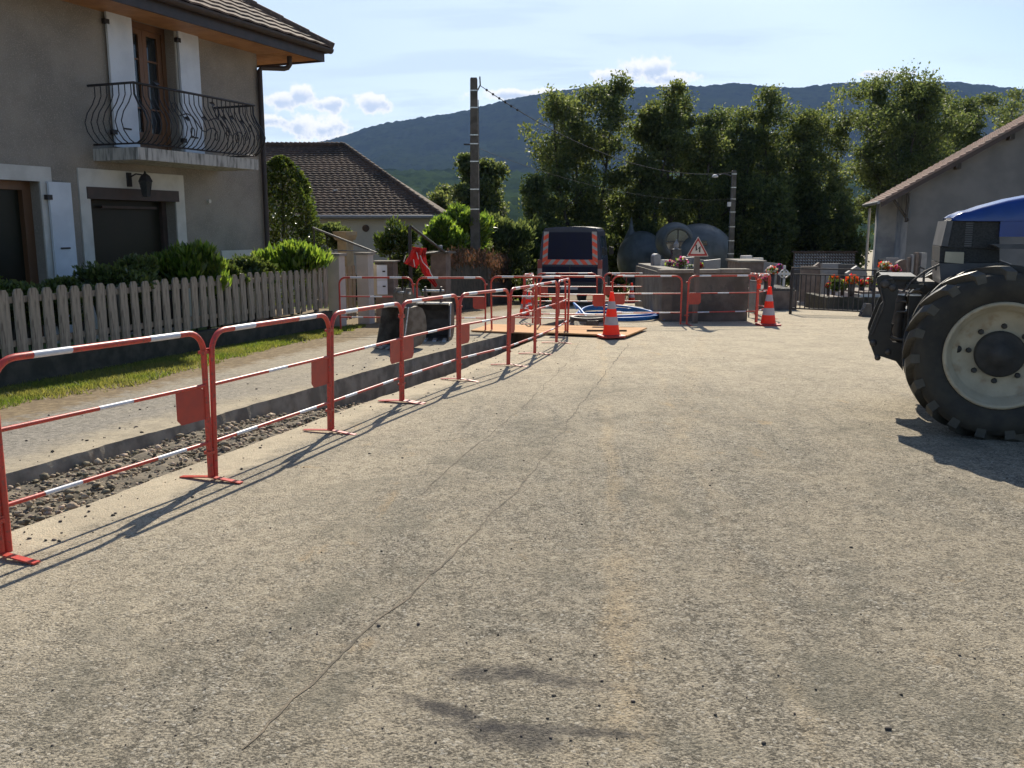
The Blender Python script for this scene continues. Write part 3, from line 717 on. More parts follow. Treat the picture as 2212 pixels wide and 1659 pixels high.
# balcony
bal = hpart(MB().box((1.23, 0, 2.52), (4.0, .90, 2.70), 0, HX), 'balcony_slab', M['slab'])
mb = MB()
ra = .014
mb.tube([HX(4.0, 0, 3.62), HX(3.98, .88, 3.62), HX(1.25, .88, 3.62), HX(1.25, 0, 3.62)], .02, 6)
mb.tube([HX(3.97, 0, 2.76), HX(3.95, .85, 2.76), HX(1.28, .85, 2.76), HX(1.28, 0, 2.76)], .015, 6)
prof = [(0, 0), (.09, .05), (.19, .17), (.225, .30), (.17, .44), (.06, .58), (0, .70), (0, .86)]


def bal_pt(s, o, ds, do, k): return HX(s + ds * prof[k][0], o + do * prof[k][0], 2.76 + prof[k][1])


for i in range(25):
    s = 1.33 + 2.57 * i / 24; mb.tube([bal_pt(s, .87, 0, 1, k) for k in range(8)], .0085, 5)
for i in range(7):
    o = .1 + .72 * i / 6; mb.tube([bal_pt(3.97, o, 1, 0, k) for k in range(8)], .0085, 5); mb.tube([bal_pt(1.27, o, -1, 0, k) for k in range(8)], .0085, 5)
for s, ds in ((3.96, 0), (1.27, 0)): mb.tube([bal_pt(s, .87, ds, 1, k) for k in range(8)], .016, 6)
rail_ = hpart(mb, 'railing', M['iron'], bal)
mb = MB(); rr = random.Random(4)
def vine(pts): mb.tube([HX(s, .9 + o, z) for s, o, z in pts], .010, 5)
for base in (2.35, 1.7):
    vine([(base + .9 - .12 * k, .02 + .16 * math.exp(-((k - 2) / 4.) ** 2), 3.22 + .08 * math.sin(k * 1.1) - .025 * k) for k in range(9)])
for cs, cz, rr_ in ((2.25, 3.38, .085), (2.2, 3.08, .07), (1.75, 3.05, .07), (1.95, 3.0, .075), (1.55, 3.2, .06), (1.45, 3.05, .05), (2.45, 2.98, .06), (3.0, 3.0, .07), (3.25, 3.35, .07)):
    mb.tube([HX(cs + rr_ * .6 * math.cos(q), .9 + .19 * max(0, 1 - abs(cz - 3.06) / .35), cz + rr_ * math.sin(q)) for q in [k * math.pi / 6 for k in range(13)]], .008, 5)
for cs, cz in ((2.05, 3.3), (1.85, 3.33), (2.5, 3.25), (1.6, 3.28), (2.3, 3.5), (3.5, 3.66), (2.9, 3.2)):
    mb.add([HX(cs, .93, cz), HX(cs + .07, .94, cz + .05), HX(cs + .15, .93, cz + .02), HX(cs + .07, .95, cz - .03), HX(cs + .07, .92, cz)], [(0, 1, 2, 3), (0, 4, 2, 3), (0, 1, 2, 4)])
hpart(mb, 'vine_ornament', M['iron'], bal)
# roof: hipped, overhanging
OV, OE, IN = .95, 1.16, 4.6
mb = MB(); tip = (-OE, OV); PITR = .62
A_ = [(-OE, OV), (10.5, OV), (10.5, -9 - OV), (-OE, -9 - OV)]
zr = 4.98
half = (9 + 2 * OV) / 2; rz_ = zr + half * PITR
nrow = 26


def roof_face(mb, e0, e1, r0, r1, nrow, ncol, z0, z1, thick=.03):
    """bilinear tiled face; e0,e1 eave ends (s,o); r0,r1 ridge ends"""
    for r in range(nrow):
        t0, t1 = r / nrow, (r + 1) / nrow; row = []
        for t, lift in ((t0, thick), (t1, 0.)):
            for c in range(ncol + 1):
                u = c / ncol; a = (e0[0] + (e1[0] - e0[0]) * u, e0[1] + (e1[1] - e0[1]) * u); b = (r0[0] + (r1[0] - r0[0]) * u, r0[1] + (r1[1] - r0[1]) * u)
                row.append(HX(a[0] + (b[0] - a[0]) * t, a[1] + (b[1] - a[1]) * t, z0 + (z1 - z0) * t + lift + (.014 if c % 2 else 0)))
        n = ncol + 1; mb.add(row + [(p[0], p[1], p[2] - thick) for p in row[:n]], [(c, c + 1, n + c + 1, n + c) for c in range(ncol)] + [(2 * n + c, 2 * n + c + 1, c + 1, c) for c in range(ncol)])


rf0, rf1 = (-OE + half, -4.5), (10.5 - half, -4.5)
roof_face(mb, (-OE, OV), (10.5, OV), rf0, rf1, nrow, 60, zr, rz_)
roof_face(mb, (-OE, -9 - OV), (-OE, OV), rf0, rf0, nrow, 50, zr, rz_)
mb.add([HX(10.5, OV, zr), HX(10.5, -9 - OV, zr), HX(rf1[0], -4.5, rz_), HX(-OE, -9 - OV, zr), HX(rf0[0], -4.5, rz_)], [(0, 1, 2), (1, 3, 4, 2)])
rt = hpart(mb, 'roof', M['rooftile'])
mb = MB(); n_ = 16
for k in range(n_):
    t0, t1 = k / n_, (k + 1.15) / n_
    P_ = lambda t: Vector(HX(-OE + half * t, OV - half * t, zr + (rz_ - zr) * t + .03))
    mb.tube([P_(t0), P_(t1)], [.085, .065], 8)
hpart(mb, 'hip_tiles', M['rooftile'], rt)
hpart(MB().box((-1.0, .78, 4.72), (10.3, .82, 4.93), 0, HX).box((-1.04, -9.8, 4.72), (-1.0, .82, 4.93), 0, HX), 'fascia', M['darkbrown'], rt)
mb = MB().add([HX(-1.0, .78, 4.755), HX(10.3, .78, 4.755), HX(10.3, -.0, 4.755), HX(0, 0, 4.755)], [(0, 1, 2, 3)])
mb.add([HX(-1.0, .78, 4.755), HX(0, 0, 4.755), HX(0, -9, 4.755), HX(-1.0, -9.5, 4.755)], [(0, 1, 2, 3)])
for k in range(1, 8):
    a = -1.0 + k * .125; mb.box((a - .004, -9 if a < 0 else 0, 4.748), (a + .004, .78 * (1 if a > 0 else 1), 4.7545), 0, HX)
hpart(mb, 'soffit', M['soffit'], rt)
# gutter (half round) and downpipe
mb = MB(); ga = [(math.cos(q), math.sin(q)) for q in [math.pi + k * math.pi / 8 for k in range(9)]]
vs = []; 
for s in (-1.16, 10.4):
    for c, d in ga: vs.append(HX(s, .89 + .075 * c, 4.965 + .085 * d))
mb.add(vs, [(k, k + 1, k + 10, k + 9) for k in range(8)] + [tuple(range(9))], 0, False)
vs = []
for o in (.90, -9.8):
    for c, d in ga: vs.append(HX(-1.10 + .06 * c, o, 4.965 + .085 * d))
mb.add(vs, [(k, k + 1, k + 10, k + 9) for k in range(8)])
gut = hpart(mb, 'gutter', M['darkbrown'], rt)
e_ = [HX(-.45, .42, 4.76), HX(-.45, .42, 4.60), HX(-.43, .38, 4.545), HX(-.38, .34, 4.525), HX(-.02, .09, 4.50), HX(.02, .07, 4.44), HX(.03, .07, -.4)]
hpart(MB().tube(e_, .05, 10), 'downpipe', M['darkbrown'])
hpart(MB().tube([HX(-.06, .04, 4.3), HX(-.06, .04, -.4)], .008, 5), 'cable', M['tgrey'])
# lantern
lt = Vector(HX(3.27, .28, 0))
mb = MB().box((3.33, .0, 2.16), (3.41, .06, 2.38), 0, HX)
mb.tube([HX(3.37, .04, 2.3), HX(3.32, .14, 2.36), HX(3.27, .28, 2.34)], .012, 6)
mb.lathe([(.0, .10), (.012, .09), (.02, .06), (.075, .02), (.115, -.06), (.115, -.075)], (lt.x, lt.y, 2.31), 'z', 6, 0, False)
for k in range(6):
    q = k * math.pi / 3; mb.tube([(lt.x + .10 * math.cos(q), lt.y + .10 * math.sin(q), 2.235), (lt.x + .06 * math.cos(q), lt.y + .06 * math.sin(q), 2.03)], .006, 4)
mb.lathe([(.0, .0), (.065, .0), (.065, -.02), (.0, -.03)], (lt.x, lt.y, 2.03), 'z', 6, 0, False)
lamp = hpart(mb, 'wall_lantern', M['iron'])
hpart(MB().lathe([(.092, .2), (.055, .0)], (lt.x, lt.y, 2.033), 'z', 6, 0, False), 'lantern_glass', M['grille'], lamp)

# ------------------------------------------------------------------ picket fence, gate pillars, gate, letterboxes
fd = Vector((.285, 1, 0)).normalized(); fn = Vector((fd.y, -fd.x, 0))


def fpos(y, o=0.): return Vector((FX(y), y, 0)) + fn * o


fence = thing('picket_fence', 'weathered wooden picket fence with rounded tops on a low dark wall', 'fence', (FX(12), 12, G(12)))
FO = Vector(fence.location)
pk = MB(); w_ = .068; poly = [(-w_, 0), (w_, 0), (w_, .70), (w_ * .55, .745), (-w_ * .55, .745), (-w_, .70)]
pk.prism(poly, lambda a, b, d: tuple(fd * a + fn * d + Vector((0, 0, b))), 0, .022)
p0 = None; i = 0; y = 8.15; rr = random.Random(2)
while y < 16.62:
    if p0 is None: p0 = pk.build('picket', M['picket'], fence); o = p0
    else: o = p0.copy(); col.objects.link(o); o.parent = fence
    zb = float(np.interp(y, [8, 9.55, 16.58], [.13, .114, .036]))
    o.location = fpos(y, .02) - FO + Vector((0, 0, zb + rr.uniform(-.012, .012))); o.rotation_euler = (rr.uniform(-.012, .012), rr.uniform(-.012, .012), rr.uniform(-.04, .04))
    o.scale = (1 * rr.uniform(.94, 1.05), 1, 1 * rr.uniform(.985, 1.012)); y += .2009


def fbox(mb, y0, y1, o0, o1, z0, z1):
    a, b, c, d = fpos(y0, o0), fpos(y1, o0), fpos(y1, o1), fpos(y0, o1)
    zz0 = z0 if callable(z0) else (lambda y: z0); zz1 = z1 if callable(z1) else (lambda y: z1)
    vs = [(p.x, p.y, zz0(p.y)) for p in (a, b, c, d)] + [(p.x, p.y, zz1(p.y)) for p in (a, b, c, d)]
    return mb.add([tuple(Vector(v) - FO) for v in vs], [(0, 3, 2, 1), (4, 5, 6, 7), (0, 1, 5, 4), (1, 2, 6, 5), (2, 3, 7, 6), (3, 0, 4, 7)])


zt = lambda y: .13 - .0134 * (y - 8)
for dz in (.12, .60): fbox(MB(), 8, 16.68, -.045, .012, lambda y, d=dz: zt(y) + d, lambda y, d=dz: zt(y) + d + .07).build('rail', M['picket'], fence)
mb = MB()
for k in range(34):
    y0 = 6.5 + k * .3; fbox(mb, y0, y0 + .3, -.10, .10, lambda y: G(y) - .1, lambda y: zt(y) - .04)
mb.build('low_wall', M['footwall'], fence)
for k, y in enumerate((8.9, 11.4, 13.9, 16.4)): fbox(MB(), y, y + .07, -.12, -.05, zt(y) - .1, zt(y) + .68).build('post', M['picket'], fence)


def pillar(name, label, cat, u0, u1, vtop, y, m, cap='concap', w=.27, dz=0, capw=.035, parent_only=False, zb=None):
    a, b = at(u0, vtop, y), at(u1, vtop, y); cx = (a.x + b.x) / 2; z0 = G(y) - .1; t = thing(name, label, cat, (cx, y, G(y)), -.28)
    hh = a.z - G(y); w = (b.x - a.x) / 2 / 1.22
    MB().box((-w, -w, -.1), (w, w, hh - .05)).build('shaft', M[m], t)
    MB().box((-w - capw, -w - capw, hh - .05), (w + capw, w + capw, hh)).build('cap', M[cap], t)
    return t


p1 = pillar('gate_pillar', 'cream square gate pillar where the picket fence ends', 'gate pillar', 708, 742, 547, 17.05, 'pillar')
p2 = pillar('gate_pillar', 'cream square gate pillar beside the white letterboxes', 'gate pillar', 771, 804, 545, 18.2, 'pillar')
gt = thing('garden_gate', 'small tan wooden picket gate between the two cream pillars', 'gate', (-3.25, 17.6, G(17.6)), math.atan2(fd.y, fd.x))
for k in range(4):
    MB().prism([(-.06, .12), (.06, .12), (.06, 1.12 + .04 * (k % 2)), (.03, 1.18), (-.03, 1.18), (-.06, 1.12 + .04 * (k % 2))], lambda a, b, d, k=k: (a - .31 + .2 * k, d, b), 0, .02).build('picket', M['newwood'], gt)
for z in (.3, .95): MB().box((-.42, .02, z), (.42, .05, z + .07)).build('rail', M['newwood'], gt)
# letterbox pillar
lb = thing('letterbox_pillar', 'brown masonry pillar carrying white letterboxes beside the gate', 'pillar', (-2.68, 18.85, G(18.85)), -.1)
hh = at(845, 563, 18.85).z - G(18.85)
MB().box((-.17, -.2, -.1), (.22, .22, hh - .03)).build('shaft', M['stonebrown'], lb)
MB().box((-.24, -.27, hh - .03), (.27, .27, hh)).build('cap', M['concrete'], lb)
MB().box((-.10, -.1, .75), (.12, .0, 1.0)).build('plaque', M['pillar'], lb)
bx = thing('letterbox', 'white double letterbox with two doors fixed to the brown pillar', 'letterbox', (-2.76, 18.5, G(18.5)), .12)
zb0, zb1 = at(820, 637, 18.5).z - G(18.5), at(820, 572, 18.5).z - G(18.5)
MB().box((-.12, -.02, zb0), (.17, .16, zb1)).build('case', M['boxcream'], bx)
zm = (zb0 + zb1) / 2
for a, b in ((zb0 + .01, zm - .006), (zm + .006, zb1 - .01)):
    d = MB().box((-.045, -.035, a), (.165, -.02, b)).build('door', M['boxwhite'], bx)
    MB().box((.07, -.042, b - .14), (.13, -.035, b - .11)).build('slot', M['signblack'], d)
# old stone urn pillar, handrail and frame beyond
t = thing('stone_pillar', 'ochre moulded stone pillar with a flared cap behind the gate', 'stone pillar', (at(745, 500, 21).x, 21, G(21)), -.5)
zt_ = at(745, 500, 21).z - G(21)
MB().box((-.13, -.13, -.1), (.13, .13, zt_ - .2)).build('shaft', M['olive'], t)
MB().prism([(-.14, zt_ - .20), (.14, zt_ - .20), (.2, zt_ - .09), (.2, zt_), (-.2, zt_), (-.2, zt_ - .09)], lambda a, b, d: (a, d, b), -.2, .2).build('cap', M['olive'], t)
t = thing('handrail', 'sloping pale metal handrail above the cream gate pillars', 'handrail', (-3.9, 19.4, G(19.4)))
O_ = Vector(t.location); a, b = at(676, 492, 20), at(813, 546, 18.9)
MB().tube([a - O_, b - O_], .022, 8).build('rail', M['tgrey'], t)
MB().tube([at(678, 494, 20) - O_, Vector((at(678, 494, 20).x, 20, G(20))) - O_], .018, 6).build('post', M['iron'], t)
c_ = at(720, 541, 18.4); MB().tube([c_ - O_, at(806, 542, 18.6) - O_], .012, 6).build('lower_rail', M['tgrey'], t)
t = thing('support_post', 'black angled metal frame post with the red cloth tied on it', 'post', (at(887, 600, 19.2).x, 19.2, G(19.2)))
O_ = Vector(t.location); a = at(887, 489, 19.2)
MB().box((-.035, -.03, -.05), (.035, .03, a.z - O_.z)).build('post', M['black'], t)
MB().tube([a - O_, at(962, 546, 20.4) - O_], .03, 6).build('brace', M['black'], t)
MB().tube([at(887, 552, 19.2) - O_, at(958, 543, 20.4) - O_], .018, 6).build('cross_rail', M['black'], t)
# red cloth bundle
t = thing('red_cloth', 'crumpled red and white tape bundle hanging from the black frame', 'cloth', at(900, 545, 19.1))
O_ = Vector(t.location)
def sheet(outl, inl, y0, amp, seed, nseg=14, name='fold', m='cloth'):
    vs = []; fs = []
    for i in range(nseg + 1):
        k = i / nseg * (len(outl) - 1); j = min(int(k), len(outl) - 2); f_ = k - j
        A = (outl[j][0] * (1 - f_) + outl[j + 1][0] * f_, outl[j][1] * (1 - f_) + outl[j + 1][1] * f_); B = (inl[j][0] * (1 - f_) + inl[j + 1][0] * f_, inl[j][1] * (1 - f_) + inl[j + 1][1] * f_)
        for c in range(9):
            u = c / 8; p = at(A[0] + (B[0] - A[0]) * u, A[1] + (B[1] - A[1]) * u, y0 + amp * math.sin(u * 12 + i * .25 + seed) + .02 * noise.noise(Vector((i * .6, u * 5, seed))))
            vs.append(p - O_)
    for i in range(nseg):
        for c in range(8): q = i * 9 + c; fs.append((q, q + 1, q + 10, q + 9))
    mb = MB().add(vs, fs, 0, True); o = mb.build(name, M[m], t); md = o.modifiers.new('thick', 'SOLIDIFY'); md.thickness = .006; return o
sheet([(892, 537), (876, 566), (872, 568)], [(914, 540), (905, 572), (900, 580)], 19.08, .05, 1)
sheet([(905, 538), (905, 565), (911, 588), (926, 606), (941, 622)], [(918, 540), (921, 562), (928, 585), (937, 600), (945, 616)], 19.0, .035, 2)
sheet([(890, 533), (892, 546)], [(922, 536), (919, 556)], 18.98, .07, 3, 8)
for pl in ([(908, 552), (913, 566), (922, 576), (928, 583), (930, 590), (936, 600)], [(900, 545), (904, 560)], [(876, 552), (872, 566)], [(893, 560), (896, 576)]):
    MB().tube([at(u, v, 18.93) - O_ for u, v in pl], .010, 5).build('white_edge', M['clothwhite'], t)


def wall_box(mb, a, b, th, z0, z1, O_):
    a, b = Vector(a).to_3d(), Vector(b).to_3d(); d = (b - a); d.z = 0; d.normalize(); n_ = Vector((-d.y, d.x, 0)) * th
    za = (z0(a) if callable(z0) else z0, z0(b) if callable(z0) else z0); zb_ = z1 if isinstance(z1, tuple) else (z1, z1)
    vs = [(a.x, a.y, za[0]), (b.x, b.y, za[1]), (b.x + n_.x, b.y + n_.y, za[1]), (a.x + n_.x, a.y + n_.y, za[0]), (a.x, a.y, zb_[0]), (b.x, b.y, zb_[1]), (b.x + n_.x, b.y + n_.y, zb_[1]), (a.x + n_.x, a.y + n_.y, zb_[0])]
    return mb.add([tuple(Vector(v) - O_) for v in vs], [(0, 1, 2, 3), (4, 7, 6, 5), (0, 4, 5, 1), (1, 5, 6, 2), (2, 6, 7, 3), (3, 7, 4, 0)])


# brown wall pillar and creeper topped walls to its right
t = thing('wall_pillar', 'tall brown concrete wall pillar with flat cap and small jar', 'pillar', (at(953, 640, 21.6).x, 21.6, G(21.6)), -.25); O_ = Vector(t.location)
hh = at(953, 543, 21.6).z - O_.z
MB().box((-.19, -.19, -.1), (.19, .19, hh - .05)).build('shaft', M['stonebrown'], t)
MB().box((-.29, -.29, hh - .05), (.29, .29, hh)).build('cap', M['concrete'], t)
MB().lathe([(0, 0), (.05, 0), (.05, .13), (.035, .15), (0, .15)], (0, 0, hh), 'z', 12).build('jar', M['granite'], t)
WL = [((970, 22.2), (1053, 27.0)), ((1055, 27.2), (1109, 33.5))]
for k, ((ua, ya), (ub, yb)) in enumerate(WL):
    va, vb = ((560, 562), (568, 568))[k]; a, b = at(ua, va, ya), at(ub, vb, yb)
    lab = ('dark concrete garden wall topped with grey dry creeper', 'further garden wall topped with brown dry creeper')[k]
    t = thing('garden_wall', lab, 'wall', (a.x, a.y, G(a.y))); O_ = Vector(t.location)
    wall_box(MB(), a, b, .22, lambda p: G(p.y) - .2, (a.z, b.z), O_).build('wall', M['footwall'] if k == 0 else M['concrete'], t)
    n = 2600; rng = np.random.default_rng(k + 40); tt = rng.random(n) * (.99 if k == 0 else .72)
    hump = np.sin(np.pi * np.clip(tt / (.99 if k == 0 else .72), 0, 1)) ** .4
    P = np.array([[a.x, a.y, a.z]]) + tt[:, None] * np.array([[b.x - a.x, b.y - a.y, b.z - a.z]]) + rng.normal(0, .13, (n, 3)) * [1, 1, .6] + np.stack([0 * tt, 0 * tt + .08, .12 * hump - (rng.random(n) ** 2) * (.25 if k == 0 else .75) + .05], 1)
    leaves('creeper', P - np.array(O_), .12, M['creeper'], t, k + 7, .3, np.tile([0.2, -.3, -1.2], (n, 1)), .9)


# ------------------------------------------------------------------ plants
def blob_pts(rng, n, c, r, shell=.55):
    d = rng.normal(size=(n, 3)); d /= np.linalg.norm(d, axis=1, keepdims=True); q = shell + (1 - shell) * rng.random(n) ** .6
    q *= 1 + .12 * rng.normal(size=n); return np.array(c) + d * q[:, None] * np.array(r), d


def bush(name, label, cat, c, r, n, size, m, seed, aspect=.4, group=None, sub=14, up=.8, stem=True, lumps=None):
    """lumpy shrub: ellipsoid c,r broken into sub-lobes"""
    rng = np.random.default_rng(seed); t = thing(name, label, cat, (c[0], c[1], G(c[1])), 0, group); O_ = np.array(t.location)
    PP = []; DD = []
    for k in range(sub):
        d = rng.normal(size=3); d /= np.linalg.norm(d); d[2] = abs(d[2]) if rng.random() < .7 else d[2]
        cc = np.array(c) + d * np.array(r) * rng.uniform(.45, .85); rr_ = np.array(r) * rng.uniform(.28, .5)
        cc[2] = max(cc[2], G(c[1]) + rr_[2] * .5)
        p, dd = blob_pts(rng, n // sub, cc, rr_, .35); PP.append(p); DD.append(dd)
    P = np.concatenate(PP); D = np.concatenate(DD); D[:, 2] += up
    leaves('leaves', P - O_, size, m, t, seed + 1, aspect, D, 1.1)
    if stem:
        mb = MB()
        for k in range(5):
            q = rng.uniform(0, 6.28); mb.tube([(0, 0, -.05), (.1 * math.cos(q), .1 * math.sin(q), r[2] * .5), (r[0] * .5 * math.cos(q), r[1] * .5 * math.sin(q), (c[2] - O_[2]) + r[2] * .3)], [.03, .02, .008], 5)
        mb.build('stem', M['bark'], t)
    return t


# hedge and laurels behind the picket fence
bush('laurel_bush', 'bright green laurel leaning over the fence below the dark garage opening', 'laurel bush', tuple(at(408, 590, 13.35)), (.55, .42, .38), 3200, .18, M['leaf_laurel'], 21, .27, sub=16, up=2.0)
bush('laurel_bush', 'bright green laurel above the fence end by the first cream pillar', 'laurel bush', tuple(at(632, 571, 16.3)), (.75, .5, .38), 4000, .18, M['leaf_laurel'], 22, .27, sub=18, up=2.0)
for k, (u, v, y, rx, rz, lab) in enumerate(((20, 640, 9.7, .5, .27, 'small leaved shrub at the left end of the picket fence'), (110, 655, 10.3, .5, .22, 'low dark shrub under the blue white shutter'),
                                          (175, 640, 10.9, .42, .26, 'grey green shrub right of the ground floor shutter'), (262, 614, 11.7, .6, .34, 'dark shrub in front of the garage opening'),
                                          (325, 600, 12.2, .42, .34, 'dark shrub left of the leaning laurel'), (480, 600, 14.4, .5, .28, 'low clipped shrub right of the leaning laurel'),
                                          (548, 592, 15.2, .65, .32, 'wide clipped shrub in front of the meter box'))):
    y = 8.24 / (.285 - (u - 1106) / 1913.) + .62; c = at(u, v, y); bush('shrub', lab, 'shrub', (c.x - .15, y, c.z - .05), (rx, .32, rz), 4200, .075, M['leaf_hedge'], 50 + k, .5, 'shrubs behind the picket fence', sub=14, up=.6)
# conical glossy shrub beside the house
c = at(612, 480, 21.5); t = thing('conical_shrub', 'tall conical glossy evergreen against the house corner', 'evergreen shrub', (c.x, 21.5, G(21.5))); O_ = np.array(t.location)
rng = np.random.default_rng(8); n = 15000; zt_ = at(605, 338, 21.5).z - O_[2]; hz_ = rng.random(n) ** .75; z_ = .3 + (zt_ - .3) * hz_
rad = .88 * np.clip(1 - hz_ ** 3.2, 0, 1) ** .6 * (.55 + .45 * np.clip(hz_ * 6, 0, 1)); q = rng.uniform(0, 6.28, n); rr_ = rad * (.75 + .3 * rng.random(n)) * (1 + .12 * np.sin(q * 5 + z_ * 4))
P = np.stack([rr_ * np.cos(q), rr_ * np.sin(q), z_], 1); D = np.stack([np.cos(q), np.sin(q), .8 + 0 * q], 1); leaves('leaves', P, .10, M['leaf_cone'], t, 9, .5, D, 1.2)
MB().tube([(0, 0, -.1), (0, 0, zt_ * .9)], [.07, .02], 6).build('trunk', M['bark'], t)
for k, (u, v, y, rx, rz, m, sz, lab) in enumerate((
        (860, 530, 24, .60, .62, 'leaf_cone', .12, 'round glossy shrub between the letterboxes and the red cloth'),
        (862, 585, 24.5, .75, .5, 'leaf_dark', .12, 'dark undergrowth under the round glossy shrub'),
        (715, 515, 22.5, .5, .35, 'leaf_dark', .10, 'dark bush left of the ochre stone pillar'),
        (955, 520, 24.5, .62, .62, 'leaf_laurel', .19, 'bright spiky laurel above the brown wall pillar'),
        (1010, 500, 26.5, .75, .75, 'leaf_laurel', .19, 'bright laurel right of the utility pole foot'),
        (1000, 550, 27.5, .9, .6, 'leaf_dark', .15, 'dark glossy bush over the creeper wall'),
        (1075, 530, 31, 1.3, 1.1, 'leaf_dark', .16, 'dense bush behind the second creeper wall'),
        (1125, 560, 33, 1.1, 1.4, 'leaf_dark', .16, 'tall dense bush left of the navy van'),
        (935, 600, 25.5, .45, .7, 'leaf_dark', .13, 'dark bush low beside the brown wall pillar'))):
    c = at(u, v, y); bush('garden_bush', lab, 'bush', (c.x, y, c.z), (rx, rx * .8, rz), 5200 if rx < 1 else 8500, sz, M[m], 80 + k, .36, 'bushes along the left side gardens', sub=15, up=1.0)


def tree(label, x, y, H, Wd, seed, stems=3, th=.22, nleaf=17000, ls=.165, m='leaf_tree', r0=.13, group='tall trees behind the cemetery', lean=0., dense=1., top=.5):
    rng = random.Random(seed); nr = np.random.default_rng(seed); z0 = G(y); t = thing('tree', label, 'tree', (x, y, z0), 0, group)
    mb = MB(); cl = []
    for s in range(stems):
        q = rng.uniform(0, 6.28) if stems > 1 else 0; sp = (rng.uniform(.18, .42) * Wd * (.5 if stems == 1 else 1)) if stems > 1 else 0
        Hs = H * rng.uniform(.84, 1.0) if s else H; pts = []; n = 9; jx = jy = 0
        for i in range(n + 1):
            f = i / n; jx += rng.uniform(-.12, .12); jy += rng.uniform(-.12, .12)
            pts.append(Vector((math.cos(q) * sp * f ** .8 + jx + lean * f * f, math.sin(q) * sp * f ** .8 + jy, Hs * f * .96 - .15)))
        rs = [r0 * (1 - .88 * (i / n)) for i in range(n + 1)]; mb.tube(pts, rs, 7)
        nb = int((7 + H * .75) * dense); bias = rng.uniform(0, 6.28)
        for b in range(nb):
            f = th + (.97 - th) * ((b + rng.random()) / nb); k = min(int(f * n), n - 1); p = pts[k].lerp(pts[k + 1], f * n - k)
            g = (f - th) / (1 - th); shp = (.62 + 1.25 * g * (1 - g) ** .8) * (1 - .55 * g ** 3 * top)
            Lb = Wd * .46 * shp * rng.uniform(.45, 1.2) * (1 if stems == 1 else .86); qa = b * 2.4 + rng.uniform(-.7, .7); el = R(rng.uniform(8, 50)) if g < .75 else R(rng.uniform(35, 80))
            d = Vector((math.cos(qa) * math.cos(el), math.sin(qa) * math.cos(el), math.sin(el))); bp = [p]
            for i in range(5):
                d = (d + Vector((rng.uniform(-.22, .22), rng.uniform(-.22, .22), rng.uniform(.0, .28)))).normalized(); bp.append(bp[-1] + d * Lb / 5 * 1.15)
            rb = rs[k] * .45; mb.tube(bp, [rb, rb * .8, rb * .6, rb * .42, rb * .25, .006], 5, 0, False)
            cl.append((bp[5], .24)); cl.append((bp[4], .26))
            for _ in range(5):
                i = rng.randint(1, 4); e = bp[i] + Vector((rng.uniform(-1, 1), rng.uniform(-1, 1), rng.uniform(-.25, .95))) * Lb * rng.uniform(.25, .5)
                mb.tube([bp[i], (bp[i] + e) / 2 + Vector((0, 0, .05)), e], [rb * .4, rb * .25, .005], 3, 0, False); cl.append((e, rng.uniform(.16, .34)))
                if rng.random() < .5: cl.append((bp[i].lerp(e, .6) + Vector((0, 0, .1)), .2))
    mb.build('trunk', M['bark'], t)
    idx = nr.integers(0, len(cl), nleaf); C = np.array([tuple(c[0]) for c in cl]); S = np.array([c[1] for c in cl]) * (Wd / 4.) ** .4
    w = nr.random(len(cl)) ** 1.2; idx = nr.choice(len(cl), nleaf, p=w / w.sum())
    nleaf = int(nleaf * 1.6); idx = nr.choice(len(cl), nleaf, p=w / w.sum()); P = C[idx] + np.clip(nr.normal(size=(nleaf, 3)), -1.7, 1.7) * S[idx][:, None] * [1, 1, .75]
    leaves('crown', P, ls, M[m], t, seed, .55, np.tile([0, 0, .4], (nleaf, 1)), 2.)
    return t


def T(label, u, vt, y, wpx, seed, **k):
    p = at(u, vt, y); tree(label, p.x, y, p.z - G(y), wpx / 1913. * y * 1.3, seed, **k)


T('tall spreading ash tree left of centre behind the navy van', 1262, 172, 42, 200, 1, stems=3, th=.24, nleaf=21000)
T('slender upright tree with bare lower stems right of the spreading ash', 1385, 182, 43, 120, 2, stems=3, th=.2, nleaf=14000, top=.2)
T('upright tree with visible forked trunk above the grey bubble building', 1478, 195, 44, 135, 3, stems=3, th=.30, nleaf=13500, r0=.17)
T('broad dense dark tree right of the forked trunk tree', 1590, 235, 46, 175, 4, stems=4, th=.10, nleaf=26000, m='leaf_dark', dense=1.3)
T('dense dark tree with rounded top in the middle of the tree row', 1690, 215, 48, 165, 5, stems=4, th=.08, nleaf=26000, m='leaf_dark', dense=1.3)
T('airy tree with bare twigs left of the tallest right hand tree', 1795, 232, 50, 120, 6, stems=3, th=.15, nleaf=9500)
T('tallest right hand tree with round crown behind the gable roof', 1955, 160, 50, 215, 7, stems=4, th=.30, nleaf=36000, m='leaf_dark')
T('tree at the right edge rising behind the tiled gable', 2128, 196, 54, 175, 8, stems=3, th=.25, nleaf=27000, m='leaf_dark')
T('further tree cut by the right edge of the view', 2260, 200, 56, 170, 9, stems=3, th=.25, nleaf=9000)
T('short leafy tree just left of the navy van', 1185, 402, 40, 130, 10, stems=2, th=.12, nleaf=13000, r0=.09, group='smaller trees near the utility pole')
T('feathery tree right behind the concrete utility pole', 1048, 330, 36, 105, 11, stems=2, th=.18, nleaf=9500, r0=.07, m='leaf_tree', group='smaller trees near the utility pole')
T('bushy tree between the utility pole and the van', 1088, 392, 37, 100, 12, stems=2, th=.10, nleaf=10000, r0=.07, group='smaller trees near the utility pole')
T('low tree beyond the brown tiled roof left of the pole', 968, 400, 40, 95, 13, stems=2, th=.12, nleaf=9000, r0=.07, group='smaller trees near the utility pole')
